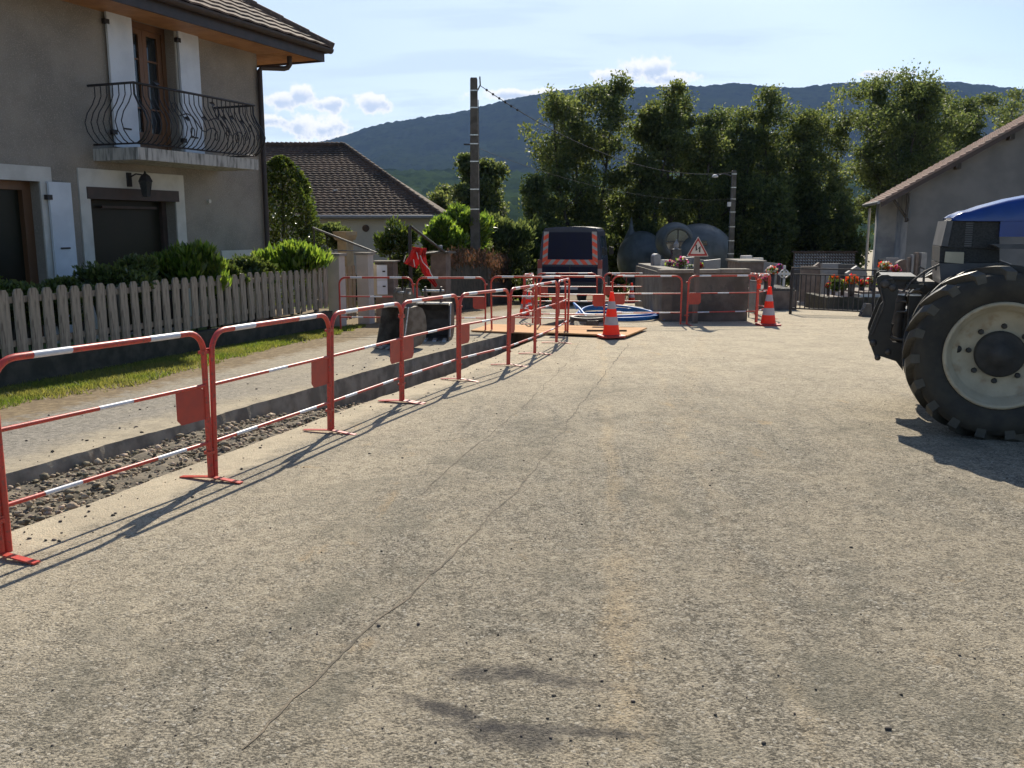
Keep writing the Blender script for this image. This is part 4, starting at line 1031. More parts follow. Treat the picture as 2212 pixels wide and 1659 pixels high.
for k, (u, v, y, w, lab) in enumerate(((1330, 430, 46, 120, 'dark understorey tree filling the gap behind the van'), (1530, 400, 49, 130, 'dark understorey tree behind the lamp on the concrete pole'), (1650, 400, 44, 130, 'dark understorey tree right of the lamp pole'),
                                    (1760, 380, 47, 130, 'dark understorey tree above the lattice wall'), (1850, 430, 44, 95, 'thin understorey tree next to the pale gable side'))):
    T(lab, u, v, y, w, 30 + k, stems=4, th=.08, nleaf=10500, ls=.2, m='leaf_dark', r0=.06, dense=1.5, group='understorey behind the cemetery')

# ------------------------------------------------------------------ second house
t = thing('tiled_house', 'low cream house with a large brown tiled hip roof behind the gate', 'house', (-4.5, 30, G(30))); O_ = Vector(t.location)
EL, ER, RR_ = at(655, 463, 30), at(955, 466, 30), at(745, 315, 34.5); ze, zr2 = ER.z, RR_.z; xL = -11.5
mb = MB(); rows, depth = 30, 4.5
for r in range(rows):
    t0, t1 = r / rows, (r + 1) / rows; step = .22
    xr0, xr1 = ER.x + (RR_.x - ER.x) * t0, ER.x + (RR_.x - ER.x) * t1; nx = int((xr0 - xL) / .11); r0_ = []; r1_ = []
    for c in range(nx + 1):
        x = xL + (xr0 - xL) * c / nx; xb = min(x, xr1); w = .022 * (1 if c % 2 else 0) + .006 * noise.noise(Vector((x * 3, r, 0)))
        r0_.append((x, 30 + depth * t0, ze + (zr2 - ze) * t0 + .035 + w)); r1_.append((xb, 30 + depth * t1, ze + (zr2 - ze) * t1 + w))
    n = nx + 1; vv = [tuple(Vector(p) - O_) for p in r0_ + r1_ + [(p[0], p[1], p[2] - .05) for p in r0_]]
    mb.add(vv, [(c, c + 1, n + c + 1, n + c) for c in range(nx)] + [(2 * n + c, 2 * n + c + 1, c + 1, c) for c in range(nx)])
mb.add([tuple(Vector(p) - O_) for p in ((ER.x, 30, ze), (ER.x, 39, ze), (RR_.x, 34.5, zr2))], [(0, 1, 2)])
mb.add([tuple(Vector(p) - O_) for p in ((xL, 39, ze), (ER.x, 39, ze), (RR_.x, 34.5, zr2), (xL, 34.5, zr2))], [(0, 1, 2, 3)])
rf = mb.build('roof', M['tile2'], t)
mb = MB(); n_ = 30
for k in range(n_):
    x0 = xL + (RR_.x - xL) * k / n_; x1 = x0 + (RR_.x - xL) / n_ * 1.1; mb.tube([Vector((x0, 34.5, zr2 + .05)) - O_, Vector((x1, 34.5, zr2 + .03)) - O_], [.11, .085], 7)
n_ = 22
for k in range(n_):
    a = Vector((ER.x, 30, ze)).lerp(RR_, k / n_); b = Vector((ER.x, 30, ze)).lerp(RR_, (k + 1.1) / n_); mb.tube([a - O_ + Vector((0, 0, .03)), b - O_ + Vector((0, 0, .03))], [.095, .075], 7)
mb.build('ridge_tiles', M['tile2'], rf)
for (u, v) in ((727, 412), (744, 414)):
    p = at(u, v, 31.6); MB().box((p.x - .07 - O_.x, p.y - .15 - O_.y, p.z - .12 - O_.z), (p.x + .07 - O_.x, p.y + .1 - O_.y, p.z + .04 - O_.z)).build('roof_vent', M['whitestone'], rf)
MB().tube([Vector((xL, 29.93, ze - .04)) - O_, Vector((ER.x + .05, 29.93, ze - .04)) - O_], .065, 8).build('gutter', M['granite'], rf)
MB().box((xL - O_.x, .3, 0), (ER.x - .45 - O_.x, 8.6, ze - O_.z - .03)).build('wall', M['wall2'], t)
p = at(790, 493, 30.28); MB().lathe([(0, -.03), (.10, -.03), (.12, 0), (.12, .03)], (p.x - O_.x, .28, p.z - O_.z), 'y', 16).build('round_vent', M['tile2'], t)
MB().box((p.x - .5 - O_.x, .24, .1), (p.x + 1.0 - O_.x, .32, .95)).build('window', M['glass'], t)
MB().box((-8.4 - O_.x, 4.2, zr2 - O_.z - 1.0), (-8.0 - O_.x, 4.6, zr2 - O_.z - .3)).build('chimney', M['stonebrown'], t)
# small far roof right of it
p = at(948, 450, 41); t = thing('far_roof_house', 'tiny brown roofed house with chimney in the trees by the tiled house', 'house', (p.x - 1.5, 42, G(42)))
zt_ = p.z - G(42)
MB().box((-1.4, -1.2, 0), (1.6, 2, zt_ - .5)).build('wall', M['wall2'], t)
MB().prism([(-1.7, zt_ - .55), (1.9, zt_ - .55), (.1, zt_ + .35)], lambda a, b, d: (a, d, b), -1.5, 2.3).build('roof', M['tile2'], t)
MB().box((1.0, 0, zt_ - .4), (1.3, .4, zt_ + .55)).build('chimney', M['footwall'], t)
# white parked car glimpsed behind the bush
p = at(1077, 562, 36); t = thing('parked_car', 'pale blue grey car roof glimpsed behind the creeper wall', 'car', (p.x, 37.5, G(37.5)), .2); O_ = Vector(t.location); hh = p.z + .25 - O_.z
MB().prism([(-.85, .35), (.85, .35), (.85, .95), (.72, 1.0), (.6, hh - .06), (.5, hh), (-.5, hh), (-.6, hh - .06), (-.72, 1.0), (-.85, .95)], lambda a, b, d: (a, d, b), -1.8, 2.0).build('body', M['boxwhite'], t)
MB().box((-.55, -1.84, 1.05), (.55, -1.805, hh - .15)).build('rear_window', M['glass'], t)
for sx in (-.8, .8):
    for sy in (-1.2, 1.3):
        w_o = MB().lathe([(0, -.1), (.2, -.1), (.31, -.09), (.31, .09), (.2, .1), (0, .1)], (0, 0, 0), 'y', 18).build('wheel', M['rubber'], t)
        w_o.location = (sx * .92, sy, .31); w_o.rotation_euler = (0, 0, R(90))
# ------------------------------------------------------------------ utility poles and wires
def pole(label, u, y, vtop, w0, w1, bands):
    p = at(u, vtop, y); t = thing('utility_pole', label, 'pole', (p.x, y, G(y))); hh = p.z - G(y)
    vs = []
    for z, w in ((-.3, w0), (hh - .04, w1), (hh, w1 * .8)): vs += [(-w, -w * .8, z), (w, -w * .8, z), (w, w * .8, z), (-w, w * .8, z)]
    fs = [(i * 4 + k, i * 4 + (k + 1) % 4, i * 4 + 4 + (k + 1) % 4, i * 4 + 4 + k) for i in range(2) for k in range(4)] + [(8, 9, 10, 11)]
    MB().add(vs, fs).build('shaft', M['polecon'], t)
    for v in bands:
        z = at(u, v, y).z - G(y); w = w0 + (w1 - w0) * z / hh + .006
        MB().box((-w, -w * .8 - .004, z - .014), (w, w * .8 + .004, z + .014)).build('band', M['shiny'], t)
    return t, hh, w1


t, hh, w1 = pole('tall tapered concrete pole with metal bands left of the van', 1023.5, 26, 168, .145, .10, (196, 233, 292, 311, 349, 409, 452))
MB().tube([(w1, 0, hh - .35), (w1 + .08, -.02, hh - .2), (w1 + .07, -.02, hh + .03)], .02, 6).build('hook', M['iron'], t)
MB().tube([(.155, -.05, -.2), (.125, -.05, hh - .6)], .012, 5).build('cable', M['tgrey'], t)
MB().box((-.3, -.03, at(1023, 312, 26).z - G(26) - .02), (.12, .03, at(1023, 312, 26).z - G(26) + .02)).build('crossarm', M['iron'], t)
t2, hh2, w2 = pole('thinner concrete pole with lamp arm in front of the dark trees', 1586, 36, 368, .12, .085, (376, 405, 430, 458, 490, 520, 548))
za = hh2 - .25
MB().tube([(0, 0, za), (-.4, -.1, za + .12), (-.7, -.15, za + .05)], .02, 6).build('lamp_arm', M['tgrey'], t2)
lh = MB().lathe([(0, .09), (.06, .08), (.12, .03), (.13, -.02), (0, -.05)], (-.78, -.15, za + .0), 'z', 14).build('lamp_head', M['whitestone'], t2)
MB().box((-.22, -.1, za - 1.15), (-.09, .02, za - .98)).build('junction_box', M['whitestone'], t2)


def wire(label, a, b, sag, r):
    t = thing('overhead_wire', label, 'wire', a); n = 24
    MB().tube([Vector(a).lerp(Vector(b), k / n) - Vector(a) + Vector((0, 0, -sag * 4 * (k / n) * (1 - k / n))) for k in range(n + 1)], r, 5).build('cable', M['signblack'], t)
    return t


pa = at(1036, 184, 26); pb = at(1586, 372, 36)
w_ = wire('upper twisted wire from the tall concrete pole to the lamp pole', pa, pb, .85, .011)
mb = MB(); D_ = (pb - pa)
for k in range(6):
    f = .02 + k * .018; p = D_ * f + Vector((0, 0, -.85 * 4 * f * (1 - f))); mb.lathe([(0, -.04), (.035, -.03), (.035, .03), (0, .04)], (p.x, p.y, p.z), 'y', 8)
mb.build('insulator', M['iron'], w_)
wire('lower thin wire from the tall concrete pole to the lamp pole', at(1033, 320, 26), at(1586, 430, 36), .5, .005)

# ------------------------------------------------------------------ van
van = thing('van', 'navy blue van seen from behind with orange and grey hazard stripes', 'van', (at(1230, 650, 27.5).x, 27.5, G(27.5)), -R(9))
half_ = [(.98, .32), (1.0, .55), (1.0, 1.05), (.97, 1.35), (.90, 2.0), (.86, 2.26), (.79, 2.36), (.45, 2.405), (0, 2.415)]
prof_ = half_ + [(-x, z) for x, z in reversed(half_[:-1])]
secs = [(0, 1, 1, 0), (.12, 1, 1, 0), (3.4, 1, 1, 0), (4.1, .98, .97, 0), (4.6, .95, .70, 0), (5.2, .90, .52, 0), (5.35, .85, .46, 0)]
vs = []; n = len(prof_)
for y, sx, sz, _ in secs:
    for x, z in prof_: vs.append((x * sx * (1 if y > 0 else .985), y + (.05 * z / 2.4 if y < .2 else 0), .32 + (z - .32) * sz))
fs = [(i * n + k, (i + 1) * n + k, (i + 1) * n + (k + 1) % n, i * n + (k + 1) % n) for i in range(len(secs) - 1) for k in range(n)]
mb = MB().add(vs, fs, 0, False); mb.add(vs[:n], [tuple(range(n))]); mb.add(vs[-n:], [tuple(reversed(range(n)))])
body = mb.build('body', M['vanblue'], van)
Rr = lambda z: .05 * z / 2.4 - .004
P3 = lambda x, z, o=0: (x, Rr(z) - o, z)
MB().prism([(-.70, 1.42), (.70, 1.42), (.66, 2.24), (-.66, 2.24)], lambda a, b, d: P3(a, b, d), 0, .01).build('rear_window', M['vanpane'], van)
MB().prism([(-.80, 2.30), (.80, 2.30), (.78, 2.37), (-.78, 2.37)], lambda a, b, d: P3(a, b, d), 0, .03).build('roof_spoiler', M['vanblue'], van)
mb = MB()
bands = [[(-.86, 1.26), (-.70, 1.26), (-.66, 2.26), (-.81, 2.26)], [(.70, 1.26), (.86, 1.26), (.81, 2.26), (.66, 2.26)], [(-.70, 1.26), (.70, 1.26), (.70, 1.41), (-.70, 1.41)]]
for bnd in bands: mb.prism(bnd, lambda a, b, d: P3(a, b, d), 0, .012, 0)
for sgn in (-1, 1):
    for k in range(4):
        z = 1.40 + k * .225; e0 = .70 - .04 * (z - 1.26); e1 = .86 - .05 * (z - 1.26)
        mb.prism([(sgn * e0, z + .0), (sgn * e1, z - .09), (sgn * e1, z + .04), (sgn * e0, z + .13)][::sgn], lambda a, b, d: P3(a, b, d), .011, .015, 1)
    for k in range(3):
        x = .02 + k * .27; q = [(sgn * x, 1.41), (sgn * (x + .14), 1.41), (sgn * (x + .27), 1.26), (sgn * (x + .13), 1.26)]
        mb.prism(q[::sgn], lambda a, b, d: P3(a, b, d), .011, .015, 1)
mb.build('hazard_stripes', [M['chevgr'], M['chevor']], van)
for sgn in (-1, 1):
    o = MB().box((sgn * .93 - .07, -.02, 1.14), (sgn * .93 + .07, .05, 1.40)).build('tail_light', M['tail'], van)
    MB().box((sgn * .93 - .07, -.022, .86), (sgn * .93 + .07, .05, 1.135)).build('lens', M['clearlamp'], o)
MB().box((-1.0, -.12, .42), (1.0, .06, .72)).build('bumper', M['vanlow'], van)
MB().box((-.86, -.006, .74), (.86, .03, 1.2)).build('rear_panel', M['vanpane'], van)
MB().box((-.26, -.135, .5), (.26, -.12, .61)).build('number_plate', M['whitestone'], van)
MB().box((-.012, -.012, .74), (.012, .03, 1.25)).build('door_seam', M['black'], van)
for (a, b) in ((.5, 1.9), (2.05, 3.3)): MB().prism([(a, 1.42), (b, 1.42), (b - .05, 2.12), (a + .05, 2.12)], lambda y, z, d: (.965 - (z - 1.35) * .105 + d, y, z), 0, .012).build('side_window', M['glass'], van)
for sx in (-1, 1):
    for sy in (.95, 4.3):
        w = MB().lathe([(0, -.11), (.2, -.11), (.31, -.12), (.34, -.08), (.34, .08), (.31, .12), (.2, .11), (0, .11)], (0, 0, 0), 'y', 24).build('wheel', M['rubber'], van)
        w.location = (sx * .9, sy, .34); w.rotation_euler = (0, 0, R(90))
for sx in (1,): MB().prism([(.0, 0), (.16, .02), (.17, .26), (.02, .28)], lambda a, b, d: (1.0 + a, 3.75 + d, 1.45 + b), 0, .1).build('wing_mirror', M['black'], van)

# ------------------------------------------------------------------ barriers
BL = 1.5


def make_barrier():
    t = thing('barrier', '', 'barrier'); r = .0185; x0, x1 = .022, BL - .022; cr = .13; H_ = 1.0 - r
    mb = MB()
    arc = lambda cx, s: [(cx - s * cr * math.cos(q), 0, H_ - cr + cr * math.sin(q)) for q in [k * math.pi / 12 for k in range(7)]]
    left = [(x0, 0, .02)] + arc(x0 + cr, 1); right = arc(x1 - cr, -1)[::-1] + [(x1, 0, .02)]
    w = [.165 * BL, .32 * BL, .685 * BL, .845 * BL]
    mb.tube(left + [(w[0], 0, H_)], r, 10); mb.tube([(w[1], 0, H_), (w[2], 0, H_)], r, 10); mb.tube([(w[3], 0, H_)] + right, r, 10)
    mb.tube([(w[0], 0, H_), (w[1], 0, H_)], r + .0006, 10, 1, False); mb.tube([(w[2], 0, H_), (w[3], 0, H_)], r + .0006, 10, 1, False)
    mb.build('frame', [M['red'], M['white']], t)
    r2 = .0125
    for z, ws in ((.635, [(.42, .58)]), (.255, [(.165, .32), (.685, .845)])):
        mb = MB(); last = x0
        for a, b in ws:
            mb.tube([(last, 0, z), (a * BL, 0, z)], [r + .002 if last == x0 else r2] + [r2] if False else r2, 8); mb.tube([(a * BL, 0, z), (b * BL, 0, z)], r2 + .0006, 8, 1, False); last = b * BL
        mb.tube([(last, 0, z), (x1, 0, z)], r2, 8); mb.build('rail', [M['red'], M['white']], t)
    a, b = x1 - .015, x1 - .265
    MB().prism([(a, .60), (a - .03, .625), (b, .625), (b, .45), (b + .035, .415), (a, .415)], lambda p, q, d: (p, d, q), -.002, .002).build('plate', M['plate'], t)
    mb = MB(); vs = []
    for y, z in ((-.24, .010), (-.1, .022), (0, .030), (.1, .022), (.24, .010)): vs += [(x1 - .02, y, z), (x1 + .02, y, z), (x1 + .02, y, z - .008), (x1 - .02, y, z - .008)]
    mb.add(vs, [(i * 4 + k, i * 4 + (k + 1) % 4, i * 4 + 4 + (k + 1) % 4, i * 4 + 4 + k) for i in range(4) for k in range(4)] + [(0, 1, 2, 3), (16, 19, 18, 17)]); mb.build('foot', M['red'], t)
    mb = MB()
    for z in (.86, .2): mb.box((x1 - .01, -.012, z - .012), (x1 + .05, .012, z + .012)).box((x1 - .024, -.024, z - .02), (x1 + .024, .024, z + .0))
    mb.build('hook', M['red'], t)
    return t


PA = [(-2.52, 4.184), (-1.974, 5.654), (-1.499, 7.151), (-1.084, 8.548), (-.608, 9.963), (-.047, 11.219), (.322, 12.456), (.706, 13.967), (.978, 15.501)]
wx = lambda u, y: (at(u, 600, y).x, y)
def wb(u, y): return ((u - 1106) / 1913. * (y * math.cos(PITCH) + (HC - G(y)) * math.sin(PITCH)), y)
BARR = [((-3.06, 2.78), PA[0], 0, 'barrier whose foot stands at the left frame edge, nearest to the viewer', 0),
        (PA[0], PA[1], 0, 'nearest whole barrier over the rubble trench, plate at its right end', 0), (PA[1], PA[2], 0, 'second whole barrier from the left along the trench', 0),
        (PA[2], PA[3], 0, 'third barrier from the left, in front of the first bucket', 0), (PA[3], PA[4], 1, 'fourth barrier from the left, in front of the second bucket', 0),
        (PA[4], PA[5], 1, 'fifth barrier along the trench, just past the buckets', 0), (PA[5], PA[6], 1, 'sixth barrier along the trench, before the orange board', 0),
        (PA[6], PA[7], 1, 'seventh barrier along the trench, near the front edge of the board', 0), (PA[7], PA[8], 1, 'last barrier of the trench row, standing on the orange board edge', 0),
        (wb(734, 16.3), wb(896, 16.2), 0, 'barrier in front of the cream gate pillars and letterboxes', 0), (wb(900, 16.1), wb(1051, 16.1), 0, 'barrier behind the buckets in front of the brown wall pillar', 0),
        (wb(1060, 16.1), wb(1224, 15.65), 0, 'barrier on the board left of the corner, in front of the grass gap', .02), (wb(1165, 17.3), wb(1307, 17.0), 0, 'barrier across the end of the trench behind the board corner', 0),
        (wb(1319, 17.6), wb(1472, 17.65), 1, 'barrier over the blue hose coil right of the large cone', 0), (wb(1481, 17.7), wb(1634, 18.2), 1, 'barrier in front of the cemetery wall carrying the orange lamp', 0),
        (wb(1158, 23.4), wb(1291, 23.2), 1, 'shiny topped barrier right behind the navy van bumper', 0), (wb(1302, 23.4), wb(1415, 23.4), 1, 'far barrier between the van and the cemetery wall', 0),
        (wb(1317, 31), wb(1351, 31.4), 0, 'small distant barrier right of the van wheel', 0), (wb(1130, 19.6), wb(1151, 17.9), 0, 'edge-on barrier beside the narrow left cone', 0),
        (wb(1133, 19.8), wb(1152, 21.4), 0, 'edge-on barrier leading back to the van from the narrow cone', 0), (wb(1634, 18.25), wb(1659, 19.7), 0, 'angled barrier right behind the right hand cone', 0),
        (wb(1658, 19.8), wb(1631, 21.1), 0, 'angled barrier folding back towards the cemetery wall end', 0), (wb(1630, 21.2), wb(1617, 22.5), 0, 'furthest angled barrier at the cemetery wall end', 0)]
proto = make_barrier(); gname = 'red and white barriers round the roadworks'
for i, (a, b, flip, lab, dz) in enumerate(BARR):
    o = proto if i == 0 else dup(proto); o['group'] = gname; o['label'] = lab; o['category'] = 'barrier'
    if flip: a, b = b, a
    A = Vector((a[0], a[1], G(a[1]) + dz)); B = Vector((b[0], b[1], G(b[1]) + dz)); d = B - A; hl = math.hypot(d.x, d.y)
    o.location = A; o.rotation_euler = (R(random.Random(i * 7 + 1).uniform(-1.3, 1.3)), -math.atan2(d.z, hl), math.atan2(d.y, d.x)); k = hl / BL; o.scale = (k, 1, 1)
p = wb(1634, 18.15); t = thing('warning_lamp', 'small orange warning lamp on the barrier post by the right cone', 'lamp', (p[0], p[1] - .04, G(p[1]) + .84))
MB().box((-.035, -.03, -.12), (.035, .03, -.03)).build('battery_case', M['cone'], t); MB().lathe([(0, -.03), (.05, -.02), (.05, .02), (0, .03)], (0, -.02, .03), 'y', 14).build('lens', M['fl_or'], t)


def make_cone():
    t = thing('traffic_cone', '', 'traffic cone'); mb = MB(); r0, r1, z0, z1 = .145, .03, .045, .75
    rr_ = lambda z: r0 + (r1 - r0) * (z - z0) / (z1 - z0); cuts = [(.045, 0), (.21, 1), (.345, 0), (.475, 1), (.60, 0), (.75, None)]
    for (a, m_), (b, _) in zip(cuts[:-1], cuts[1:]): mb.lathe([(rr_(a) + (.001 if m_ else 0), a), (rr_(b) + (.001 if m_ else 0), b)], (0, 0, 0), 'z', 28, m_)
    mb.lathe([(rr_(.75), .75), (.024, .757), (.02, .72)], (0, 0, 0), 'z', 28, 0); mb.build('body', [M['cone'], M['conegrey']], t)
    mb = MB(); w = .20; c = .05; oc = [(-w + c, -w), (w - c, -w), (w, -w + c), (w, w - c), (w - c, w), (-w + c, w), (-w, w - c), (-w, -w + c)]
    mb.prism(oc, lambda a, b, d: (a, b, d), 0.004, .035); mb.lathe([(.17, .035), (.146, .05)], (0, 0, 0), 'z', 28); mb.build('base', M['conebase'], t)
    return t


cp = make_cone()
for i, (u, v, y, sc, rz, lab) in enumerate(((1320, 733, 14.75, 1, .3, 'large orange and white cone at the front of the orange board'), (1659, 702, 17.6, 1.03, .2, 'orange and white cone right of the cemetery wall barriers'),
                                          (1364, 649, 31., .93, .1, 'distant small cone left of the cemetery wall'), (1133, 676, 20.6, .86, .4, 'tall narrow cone partly behind the edge-on barrier'), (1143, 671, 23.2, .66, 0, 'small cone between the edge-on barriers by the van'))):
    o = cp if i == 0 else dup(cp); o['label'] = lab; o['category'] = 'traffic cone'; o['group'] = 'traffic cones'; p = wb(u, y); o.location = (p[0], y, G(y) + (.03 if i == 0 else 0)); o.rotation_euler = (0, 0, rz); o.scale = (sc, sc, sc)

# boards over the trench, pit edge mound, manhole, hose
bd = [(-.75, 16.05), (.62, 15.33), (1.05, 16.98), (-.45, 17.6)]
t = tag(MB().prism(bd, lambda a, b, d: (a, b, G(b) + .012 + d), 0, .022).build('plywood_board', [M['ply']]), 'orange shuttering board over the trench, left one of the two', 'board', 'shuttering boards bridging the trench')
bd = [(.56, 15.37), (1.92, 14.72), (2.50, 16.32), (1.0, 17.0)]
t = tag(MB().prism(bd, lambda a, b, d: (a, b, G(b) + .036 + d), 0, .022).build('plywood_board', [M['ply']]), 'orange shuttering board under the large cone, right one of the two', 'board', 'shuttering boards bridging the trench')
a, b = wb(1267, 15.5), wb(1354, 15.45); tag(MB().box((a[0], a[1] - .03, G(15.5) + .06), (b[0], b[1] + .03, G(15.5) + .09)).build('batten', M['plyedge']), 'dark wooden batten lying on the orange board behind the cone', 'batten')
def mound(name, lab, c, rx, ry, hh_, seed, kind='stuff', m='mound'):
    vs = []; fs = []; n, q = 10, 36
    for i in range(n + 1):
        f = i / n
        for k in range(q):
            a = 2 * math.pi * k / q; rr_ = f * (1 + .15 * noise.noise(Vector((math.cos(a) * 1.5, math.sin(a) * 1.5, seed)))); x, y = c[0] + rx * rr_ * math.cos(a), c[1] + ry * rr_ * math.sin(a)
            z = G(y) - .015 + hh_ * (1 - f * f) * (.8 + .4 * noise.noise(Vector((x * 3, y * 3, seed)))) + .025 * noise.noise(Vector((x * 11, y * 11, seed))); vs.append((x, y, z))
    for i in range(n):
        for k in range(q): fs.append((i * q + k, (i + 1) * q + k, (i + 1) * q + (k + 1) % q, i * q + (k + 1) % q))
    return tag(MB().add(vs, fs, 0, True).build(name, M[m]), lab, 'mound', kind=kind)


mound('gravel_mound', 'grey gravel heaped round the manhole behind the board', (1.62, 17.75), .62, .5, .17, 1)
mound('sand_heap', 'low beige sand heap by the hose coil', (3.0, 22.6), 1.0, .6, .20, 5)
t = thing('manhole_ring', 'dark manhole frame with lid resting on the gravel mound', 'manhole', (1.52, 17.7, G(17.7) + .14), .1)
MB().lathe([(.30, -.03), (.36, -.03), (.36, .035), (.28, .035), (.28, -.03)], (0, 0, 0), 'z', 32).build('frame', M['steel'], t); MB().lathe([(0, .03), (.27, .03), (.27, .01), (0, .01)], (.10, .05, .015), 'z', 32).build('lid', M['concrete'], t)
MB().box((-.09, -.42, -.10), (.13, -.33, -.005)).build('bracket', M['steel'], t)
t = tag(MB().box((1.05, 18.6, G(18.6) - .05), (2.2, 18.72, G(18.6) + .05)).build('edging_board', M['concap']), 'pale concrete edging piece behind the gravel mound', 'edging')
mb = MB(); rr = random.Random(3)
for lp in range(4):
    pts = []; ph = rr.uniform(0, 6)
    for k in range(49):
        q = 2 * math.pi * k / 48; x = 2.42 + (.93 - .035 * lp) * math.cos(q) + .02 * math.sin(3 * q + ph); y = 20.2 + (1.62 - .08 * lp + .1 * math.sin(q * 2 + ph)) * math.sin(q)
        pts.append((x, y, G(y) + .035 + .05 * lp * (.4 + .6 * max(0, math.sin(q))) + .035 * (1 + math.sin(q * 2 + ph)) * .5))
    mb.tube(pts, .027, 8, 0, False)
pts = [(1.48, 20.3, G(20.3) + .2), (1.35, 19.3, G(19.3) + .36), (1.40, 18.3, G(18.3) + .30), (1.5, 17.75, G(17.7) + .15)]; mb.tube(pts, .027, 8)
pts = [(3.28, 20.0, G(20) + .15), (3.33, 19.2, G(19.2) + .16), (3.22, 18.75, G(18.7) + .03)]; mb.tube(pts, .024, 8)
tag(mb.build('blue_hose', M['hose']), 'coil of bright blue water hose lying behind the barriers', 'hose')


# excavator buckets
def bucket(label, loc, rz, w, sc, m):
    t = thing('excavator_bucket', label, 'excavator bucket', loc, rz, 'excavator buckets'); t.scale = (sc, sc, sc)
    P = [(-.20, .60), (.0, .62), (.10, .58), (.165, .46), (.185, .30), (.16, .14), (.07, .035), (-.10, .0), (-.38, .0)]; mb = MB(); n = len(P)
    I_ = [(x * .94 - .005, .02 + z * .955) for x, z in P]
    vs = [(x, y, z) for y in (-w, w) for x, z in P] + [(x, y, z) for y in (-w, w) for x, z in I_]
    mb.add(vs, [(k, k + 1, n + k + 1, n + k) for k in range(n - 1)] + [(2 * n + k, 3 * n + k, 3 * n + k + 1, 2 * n + k + 1) for k in range(n - 1)] + [(0, n, 3 * n, 2 * n), (n - 1, 3 * n - 1, 4 * n - 1, 2 * n - 1)], 0, False)
    mb.build('shell', M[m], t)
    for s in (-1, 1):
        side = P + [(-.37, .04), (-.30, .30), (-.24, .58)]
        MB().prism(side, lambda a, b, d, s=s: (a, s * (w + d), b), -.002, .018).build('side_plate', M[m], t)
        e = MB().prism([(-.12, .58), (-.14, .80), (-.08, .88), (.02, .88), (.06, .78), (.14, .58)], lambda a, b, d, s=s: (a, s * w * .45 + d, b), -.012, .012).build('ear', M[m], t)
        MB().tube([(-.31, s * (w + .022), .06), (-.24, s * (w + .022), .36), (-.19, s * (w + .022), .62)], .011, 5).build('wear_edge', M['shiny'], t)
    MB().tube([(-.04, -w * .62, .81), (-.04, w * .62, .81)], .022, 8).build('pin', M['shiny'], t)
    MB().tube([(-.22, -w, .615), (-.22, w, .615)], .013, 6).build('top_edge', M['shiny'], t)
    for k in range(4):
        y = -w * .82 + k * w * .547
        MB().prism([(-.47, -.002), (-.34, -.002), (-.30, .035), (-.36, .05), (-.45, .02)], lambda a, b, d, y=y: (a, y + d, b), -.03, .03).build('tooth', M['shiny'], t)
    return t


bucket('worn brown bucket lying side-on with its teeth to the left', (-1.62, 13.45, G(13.45) + .02), R(50), .25, 1.0, 'bucket')
bucket('dark bucket facing the road, bright teeth along the bottom, right of the worn one', (-1.30, 14.75, G(14.75) + .01), R(84), .30, .98, 'steel')

# ------------------------------------------------------------------ cemetery
t = thing('cemetery_wall', 'low weathered concrete cemetery wall with thick cap stones', 'wall', (3.3, 18.8, G(18.8))); O_ = Vector(t.location)
ZC = .64; c0_, c1_, c2_ = (3.17, 18.75), (5.03, 18.9), (3.55, 25.6)
mb = MB(); wall_box(mb, (c0_[0], c0_[1], 0), (c1_[0], c1_[1], 0), .22, lambda p: G(p.y) - .3, ZC - .07, O_); wall_box(mb, (c2_[0] + .0, c2_[1], 0), (c0_[0], c0_[1] + .0, 0), .22, lambda p: G(p.y) - .3, (.50 - .07, ZC - .07), O_); mb.build('wall', M['concrete'], t)
mb = MB()
segs = 3
for k in range(segs):
    a = Vector((c0_[0] - .05, c0_[1] - .06, 0)).lerp(Vector((c1_[0] + .02, c1_[1] - .06, 0)), k / segs); b = Vector((c0_[0] - .05, c0_[1] - .06, 0)).lerp(Vector((c1_[0] + .02, c1_[1] - .06, 0)), (k + .985) / segs)
    wall_box(mb, a, b, .34, ZC - .068, ZC + (.012 if k == 2 else 0), O_)
mb.build('cap_stone', M['concap'], t)
mb = MB(); a0, b0 = Vector((c2_[0] + .06, c2_[1], 0)), Vector((c0_[0] + .06, c0_[1] + .3, 0))
for k in range(5):
    a, b = a0.lerp(b0, k / 5), a0.lerp(b0, (k + .99) / 5); z_ = .50 + (ZC - .50) * (k / 5), .50 + (ZC - .50) * ((k + 1) / 5)
    vs = []
    d = (b - a).normalized(); n_ = Vector((-d.y, d.x, 0)); 
    for zz_ in (-.068, 0):
        for p, z in ((a, z_[0]), (b, z_[1]), (b + n_ * .34, z_[1]), (a + n_ * .34, z_[0])): vs.append(tuple(Vector((p.x, p.y, z + zz_ + .004)) - O_))
    mb.add(vs, [(0, 1, 2, 3), (4, 7, 6, 5), (0, 4, 5, 1), (1, 5, 6, 2), (2, 6, 7, 3), (3, 7, 4, 0)])
mb.build('cap_stone', M['concap'], t)

# road sign
p = wb(1501, 18.2); t = thing('road_sign', 'triangular double bend warning sign on a grey post in front of the wall', 'road sign', (p[0], 18.2, G(18.2))); O_ = Vector(t.location)
zc_ = at(1501, 553, 18.2).z - O_.z; ht = (at(1501, 513, 18.2).z - at(1501, 554, 18.2).z); hw = .215
MB().box((-.055, -.02, -.1), (.055, .05, zc_ + .22)).build('post', M['timberpost'], t)


